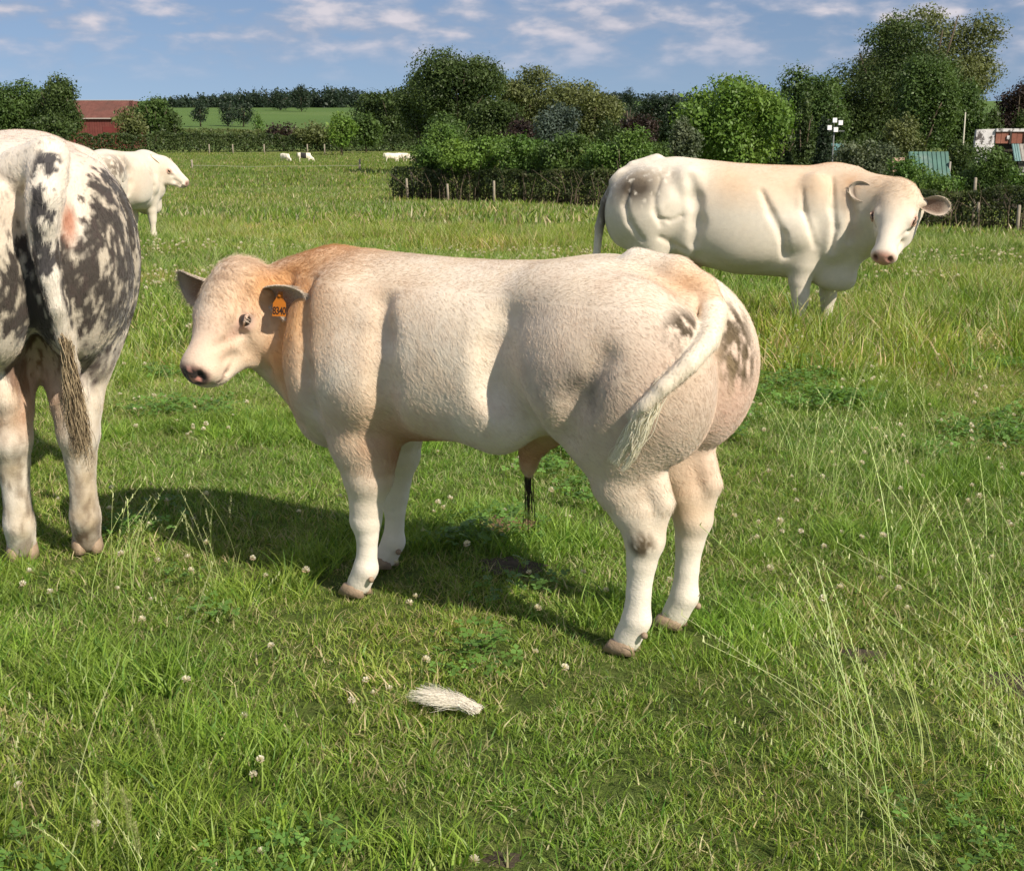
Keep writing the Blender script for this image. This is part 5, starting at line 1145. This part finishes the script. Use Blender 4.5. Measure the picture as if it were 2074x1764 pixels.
def build_far_wood():
    q = np.random.default_rng(77); Vs = []
    parts = []
    # spruce plantation along the hill
    for i in range(230):
        px = 328 + (742 - 328) * q.random(); D = 1030 + 140 * q.random() + (0 if px < 700 else 20); x = at(px, D); g = tz(x, D); prof = np.interp(px, [328, 360, 430, 480, 560, 640, 700, 735, 745], [207, 204, 199, 194, 188, 186, 181, 190, 207]); top = zpx(prof + 5 * q.normal() * .8, D); h = max(top - g, 4) 
        bl = crown_blobs((x, D, g + h * .52), (2.2 + 1.2 * q.random()) * (1.6 if px > 680 else 1), 2.5, h * .5, 600 + i, 'cone' if px < 680 or q.random() < .4 else 'round', 8)
        parts.append(leaf_cloud(bl, 170, 1.6, KIND['farwood'][0], 700 + i, col2=KIND['farwood'][1], colvar=.3))
    V, F_, C = joinm(parts); o = new_mesh('distant_forest', V, F_, LEAF, None, False, C); tag(o, 'dark spruce wood along the crest of the far hill', kind='stuff')
    parts = []
    for i in range(150):   # horizon wood, right gap, and scrub in the valley
        px = 1180 + 330 * q.random(); D = 2300 + 500 * q.random(); x = at(px, D); top = zpx(191 + 3 * q.normal(), D); g = zpx(232, D); bl = crown_blobs((x, D, (top + g) / 2), 16, 16, (top - g) / 2, 900 + i, 'round', 5)
        parts.append(leaf_cloud(bl, 90, 4.5, (.030, .048, .045), 950 + i, col2=(.040, .060, .052), colvar=.2))  # no haze is built; the bluish leaf colour stands in for it
    for i in range(90):
        px = 1190 + 300 * q.random(); D = 420 + 200 * q.random(); x = at(px, D); top = zpx(204 + 12 * q.random(), D); g = zpx(285, D); bl = crown_blobs((x, D, (top + g) / 2), 6, 6, (top - g) / 2, 1300 + i, 'round', 6)
        parts.append(leaf_cloud(bl, 260, 1.0, (.028, .045, .022), 1350 + i, col2=(.05, .07, .032), colvar=.3))
    V, F_, C = joinm(parts); o = new_mesh('horizon_forest', V, F_, LEAF, None, False, C); tag(o, 'hazy woodland on the horizon between the treeline clumps', kind='stuff')
def build_hedges():
    pmat('old_wood', (.30, .26, .20), rough=.9, var=.3, scale=5, bump=.6, bscale=40)
    H1 = [(-4.9, 58.2), (-1, 54.6), (3.4, 50.4), (8.5, 45.5), (14.5, 40.2), (22, 34.5)]
    hedge('hedge', H1, [1.5, 1.4, 1.35, 1.3, 1.3, 1.25], 1.5, .11, 60000, (.034, .056, .018), (.095, .12, .035), 'trimmed dark hedge with brown twiggy base crossing behind the big white cow', 31, 900, .75)
    q = np.random.default_rng(8)
    for px, py, D, h, lab in [(826, 392, 57.3, 1.05, 'thin grey fence post at the left end of the near hedge'), (836, 389, 57.6, 1.35, 'second post from the left end of the near hedge'), (908, 392, 55.3, .8, 'short grey post at the foot of the near hedge, third from its left end'), (1001, 390, 53.6, 1.0, 'grey post in the near hedge below the domed tree'),
                              (1984, 452, 40.2, .98, 'weathered post in the hedge right of the cow\'s ear'), (2062, 455, 38.8, .9, 'post in the hedge at the right edge of the photo'), (1972, 408, 42.6, 1.7, 'tall thin post rising above the hedge right of the cow\'s head')]:
        post(at(px, D), D - .75, h, .055, lab, lean=.03 * q.normal())
    far = [(at(150, 236), 236), (at(330, 240), 240), (at(560, 246), 246), (at(850, 250), 250), (at(1100, 250), 250)]
    hedge('hedge', far, [3.3, 3.4, 3.1, 2.9, 3.2], 3.0, .42, 26000, (.028, .050, .014), (.075, .105, .028), 'long dark far hedge at the end of the pasture', 33, 0)
    lane = [(at(300, 300), 300), (at(500, 320), 320), (at(760, 330), 330)]
    hedge('hedge', lane, [4.2, 4.0, 4.0], 6, .55, 9000, (.06, .085, .022), (.15, .18, .06), 'lighter scrubby hedge just behind the long far hedge', 34, 0)
    # wire fence with posts
    for px, D, h, lab in [(383, 128, 1.15, 'fence post at the left end of the wire, right of the farther cow\'s head'), (726, 128, 1.25, 'dark fence post standing alone in the pasture at the right end of the wire')]:
        post(at(px, D), D, h, .10, lab)
    a = (at(383, 128), 128); b_ = (at(726, 128), 128); b = MB(); pts = []
    for i in range(25):
        t = i / 24; x = a[0] + (b_[0] - a[0]) * t; pts.append((x, 128.0, tz(x, 128) + .62 - .1 * math.sin(t * 3.14)))
    b.tube(pts, [.020] * 25, 4); o = b.build('fence_wire', pmat('tape', (.36, .38, .26), bump=0)); tag(o, 'pale electric fence tape strung low across the far pasture', 'fence wire')
    for px in (420, 468, 532, 620, 655):
        post(at(px, 232), 232, 1.7, .13, {420: 'small pale fence post by the far hedge, nearest the red barn side', 468: 'second small pale post from the left along the far hedge', 532: 'small pale post by the far hedge, left of the two grazing cows', 620: 'small pale post by the far hedge, just right of the pied cow', 655: 'rightmost small pale post along the far hedge'}[px], grp='posts along the far hedge')
    # metal field gate
    D = 212; x0, x1 = at(120, D), at(174, D); g = tz((x0 + x1) / 2, D); w = x1 - x0; gm = pmat('gate_metal', (.36, .42, .38), rough=.5, metal=.3, bump=0)
    root = empty('field_gate', (x0, D, g), label='pale metal field gate in front of the red barn', cat='gate'); ht = 1.55
    for k in range(6): MB().box((w / 2, 0, .25 + k * (ht - .25) / 5), (w, .06, .075)).build('rail', gm, root)
    for k in (0, .33, .66, 1): MB().box((w * k, 0, ht / 2 + .05), (.09, .07, ht)).build('upright', gm, root)
def corrugated(root, name, p0, u, v, nrib, mat, depth=.03, piece='roof_sheet'):
    """ribbed sheet from p0 spanning u (across) and v (down); each sheet of about 1 m is a part"""
    p0, u, v = (np.array(a, float) for a in (p0, u, v)); nn = np.cross(u, v); nn /= np.linalg.norm(nn)
    for s in range(nrib):
        a, b = s / nrib, (s + 1) / nrib; pts = []; prof = [(0, 0), (.08, 0), (.14, 1), (.24, 1), (.30, 0), (1 - .004, 0)]
        for q_ in (0, 1):
            for f, hgt in prof: pts.append(p0 + u * (a + (b - a) * f) + v * q_ + nn * (hgt * depth + (.003 if s % 2 else 0)))
        k = len(prof); lo = [p - nn * .02 for p in pts]; F_ = [(i, i + 1, i + 1 + k, i + k) for i in range(k - 1)] + [(2*k + i + k, 2*k + i + 1 + k, 2*k + i + 1, 2*k + i) for i in range(k - 1)] + [(0, k, 3 * k, 2 * k), (k - 1, 3 * k - 1, 4 * k - 1, 2 * k - 1)]
        new_mesh(piece, np.array(pts + lo), F_, mat, root)
def build_buildings():
    # red barn, far left
    D = 285; brick = pmat('barn_red', (.17, .048, .040), rough=.9, var=.25, scale=1.2, bump=.3, bscale=6, dirt=((.14, .05, .04), .6, .5, .75)); roofm = pmat('barn_roof', (.155, .065, .050), rough=.9, var=.2, scale=.8, bump=.4, bscale=5, dirt=((.09, .05, .04), .25, .45, .8)); trim = pmat('barn_trim', (.45, .40, .36), bump=0)
    m = D / F_PX; x0, x1 = at(128, D), at(262, D); g = tz(x0, D) - .3; ze = zpx(237, D); zr = zpx(204, D); root = empty('barn', (x0, D, g), label='long red barn with a brown-red pitched roof at far left', cat='barn'); w = x1 - x0; he = ze - g; hr = zr - g
    b = MB().box((w / 2, 6, he / 2), (w, 12, he)); b.poly([(0, 0, he), (0, 12, he), (0, 6, hr), (w, 0, he), (w, 12, he), (w, 6, hr)], [(0, 1, 2), (3, 5, 4)]); b.build('wall', brick, root)
    for k in range(int(w / .55)): MB().box((.28 + k * .55, -.03, he / 2), (.50, .05, he - .1)).build('wall_board', brick, root)
    for s, (ya, yb) in enumerate(((-.5, 6), (12.5, 6))):
        for k in range(14):
            xa = -.4 + (w + .8) * k / 14; xb = -.4 + (w + .8) * (k + 1) / 14 - .03
            y1, z1, y2, z2 = ya, he - .25, yb, hr; MB().poly([(xa, y1, z1), (xb, y1, z1), (xb - (.0 if k < 13 else 2.0), y2, z2 + .05), (xa, y2, z2 + .05), (xa, y1, z1 - .15), (xb, y1, z1 - .15), (xb, y2, z2 - .1), (xa, y2, z2 - .1)], [(0, 1, 2, 3), (7, 6, 5, 4), (0, 4, 5, 1), (1, 5, 6, 2), (3, 2, 6, 7), (0, 3, 7, 4)]).build('roof_panel', roofm, root)
    MB().box((w / 2, -.55, he - .35), (w + .8, .12, .22)).build('gutter', trim, root); MB().box((w * .52, 6, hr + .1), (w + .2, .4, .14)).build('ridge', trim, root)
    MB().box((w * .72, -.08, he * .36), (3.8, .08, he * .68)).build('door', pmat('barn_door', (.16, .035, .03), bump=.1, var=.2, scale=1), root)
    # green shed, its sheet roof facing the camera
    D = 57; m = D / F_PX; gr = pmat('green_sheet', (.065, .155, .125), rough=.55, var=.2, scale=1.5, bump=.1, bscale=10, dirt=((.20, .25, .22), 1.2, .55, .8)); dark = pmat('dark_timber', (.05, .042, .035), rough=.9, var=.3, scale=3)
    x0, x1 = at(1856, D), at(1938, D); zt, zb = zpx(309, D), zpx(372, D); g = tz(x0, D); root = empty('shed', (x0, D, g), label='small shed with a ribbed green sheet roof behind the hedge', cat='shed'); w = x1 - x0
    corrugated(root, 'roof', (.05, .9, zt - g), (w, 0, 0), (-.05, -.9, zb - zt), 9, gr, .035)
    MB().box((w / 2, 1.1, (zt - g) / 2 - .1), (w - .2, .5, zt - g - .2)).build('wall', dark, root); MB().box((w + .02, .45, (zt + zb) / 2 - g), (.07, .12, .5)).build('edge_board', trim, root)
    # teal lean-to roof beyond the floodlight
    D = 76; x0, x1 = at(1672, D), at(1718, D); zt, zb = zpx(292, D), zpx(316, D); g = tz(x0, D); te = pmat('teal_sheet', (.10, .21, .21), rough=.5, var=.2, scale=2, bump=0); root = empty('shed', (x0, D, g), label='low shed with a faded teal roof under the floodlight mast', cat='shed'); w = x1 - x0
    corrugated(root, 'roof', (0, .8, zt - g), (w, 0, 0), (0, -.8, zb - zt), 5, te, .03); MB().box((w / 2, 1.0, (zt - g) / 2 - .1), (w - .1, .4, zt - g - .2)).build('wall', dark, root)
    # rusty fronted barn at the right edge
    D = 72; wh = pmat('flaking_white', (.62, .60, .60), rough=.9, var=.15, scale=3, bump=.3, dirt=((.10, .09, .085), 2.2, .50, .58)); ru = pmat('rust_panel', (.24, .095, .065), rough=.85, var=.3, scale=2, bump=.3, dirt=((.32, .17, .12), 1.5, .5, .8)); gy = pmat('grey_board', (.33, .31, .28), rough=.9, var=.25, scale=3)
    Z = lambda y: zpx(y, D); X = lambda p: at(p, D); x0 = X(1980); g = tz(x0, D); root = empty('barn', (x0, D, g), label='dilapidated barn with rust-red boards, flaking white corner and teal skirt at right edge', cat='barn'); rel = lambda p: X(p) - x0; rz = lambda y: Z(y) - g
    MB().box((rel(2085), .9, rz(262) / 2), (rel(2150) - rel(2016), 1.4, rz(262) - .1)).build('wall', dark, root)
    MB().poly([(rel(1981), 0, rz(263)), (rel(2020), 0, rz(262)), (rel(2018), 0, rz(345)), (rel(1978), 0, rz(345)), (rel(1981), .3, rz(263)), (rel(2020), .3, rz(262)), (rel(2018), .3, rz(345)), (rel(1978), .3, rz(345))], [(3, 2, 1, 0), (4, 5, 6, 7), (0, 1, 5, 4), (1, 2, 6, 5), (2, 3, 7, 6), (3, 0, 4, 7)]).build('corner_wall', wh, root)
    MB().box((rel(2085), -.06, rz(264)), (rel(2150) - rel(2018), .2, .16)).build('fascia', wh, root)
    for k in range(12):
        xa = rel(2020) + k * .29; MB().box((xa + .14, -.03 - (.012 if k % 2 else 0), (rz(268) + rz(291)) / 2), (.275, .06, rz(268) - rz(291))).build('rust_board', ru, root)
    for xx in (rel(2049), rel(2078)): MB().box((xx, -.09, (rz(268) + rz(291)) / 2), (.09, .08, rz(266) - rz(292))).build('batten', dark, root)
    MB().box((rel(2044), -.13, rz(279)), (.13, .05, .2)).build('hatch_plate', wh, root)
    corrugated(root, 'skirt', (rel(2052), -.15, rz(292)), (rel(2066) - rel(2052), 0, 0), (.05, -.5, rz(326) - rz(292)), 3, te, .03, 'skirt_sheet'); corrugated(root, 'skirt', (rel(2066), -.15, rz(292)), (rel(2110) - rel(2066), 0, 0), (.05, -.5, rz(326) - rz(292)), 6, gy, .03, 'skirt_sheet')
    MB().box((rel(2092), -.35, rz(342)), (rel(2118) - rel(2070), .15, .75)).build('white_panel', wh, root); MB().box((rel(1990), -.6, rz(324)), (.42, .3, .55)).build('water_box', pmat('white_box', (.72, .74, .76), bump=0), root)
    # thin pole, plank, pillar
    D = 74; b = MB().tube([(0, 0, -.2), (.03, 0, 2), (0, 0, zpx(228, D) - tz(at(1955, D), D))], [.06, .05, .035], 7); o = b.build('pole', pmat('pale_pole', (.50, .48, .38), bump=0), None, True); o.location = (at(1955, D), D, tz(at(1955, D), D)); tag(o, 'tall thin pale pole left of the rusty barn', 'pole')
    D = 52; xx = at(1824, D); g = tz(xx, D); pk = pmat('pale_brick', (.52, .36, .27), rough=.9, var=.25, scale=9, bump=.4); top = zpx(323, D) - g; root = empty('brick_pillar', (xx, D, g), label='stubby pale brick pillar among weeds left of the green shed', cat='pillar'); zz = 0; r_ = 0
    while zz < top:
        for k in range(2): MB().box(((k - .5) * .21 + (.03 if r_ % 2 else -.03), 0, zz + .07), (.20, .3, .125)).build('brick', pk, root)
        zz += .14; r_ += 1
    # floodlight mast: four square white lamps
    D = 70; xx = at(1691, D); g = tz(xx, D); m = D / F_PX; root = empty('floodlight_mast', (xx, D, g), label='thin mast carrying four square white floodlights in front of the conifers', cat='floodlight'); zt = zpx(262, D) - g
    mm = pmat('mast_grey', (.16, .17, .17), bump=0); MB().tube([(0, 0, -.2), (0, 0, zt)], [.05, .04], 8).build('mast', mm, root, True); MB().box((.1, 0, zt - .1), (.9, .05, .05)).build('crossbar', mm, root)
    wl_ = pmat('lamp_white', (.90, .90, .92), rough=.4, bump=0)
    for px, py in ((1690, 244), (1702, 249), (1680, 259), (1693, 263)):
        q_ = (at(px, D) - xx, -.15, zpx(py, D) - g); l = MB().box(q_, (.22, .10, .24)).build('floodlight', wl_, root); MB().tube([(q_[0], 0, q_[2]), (0, 0, zt - .05)], [.02, .02], 5).build('bracket', mm, root)
# ------------------------------------------------------------------ build
build_ground()
build_far_wood(); build_buildings(); build_trees(); build_hedges()
make_calf(); make_right_cow(); make_left_cow(); make_mid_cow(); make_behind_cow(); make_far_cows()
build_grass()
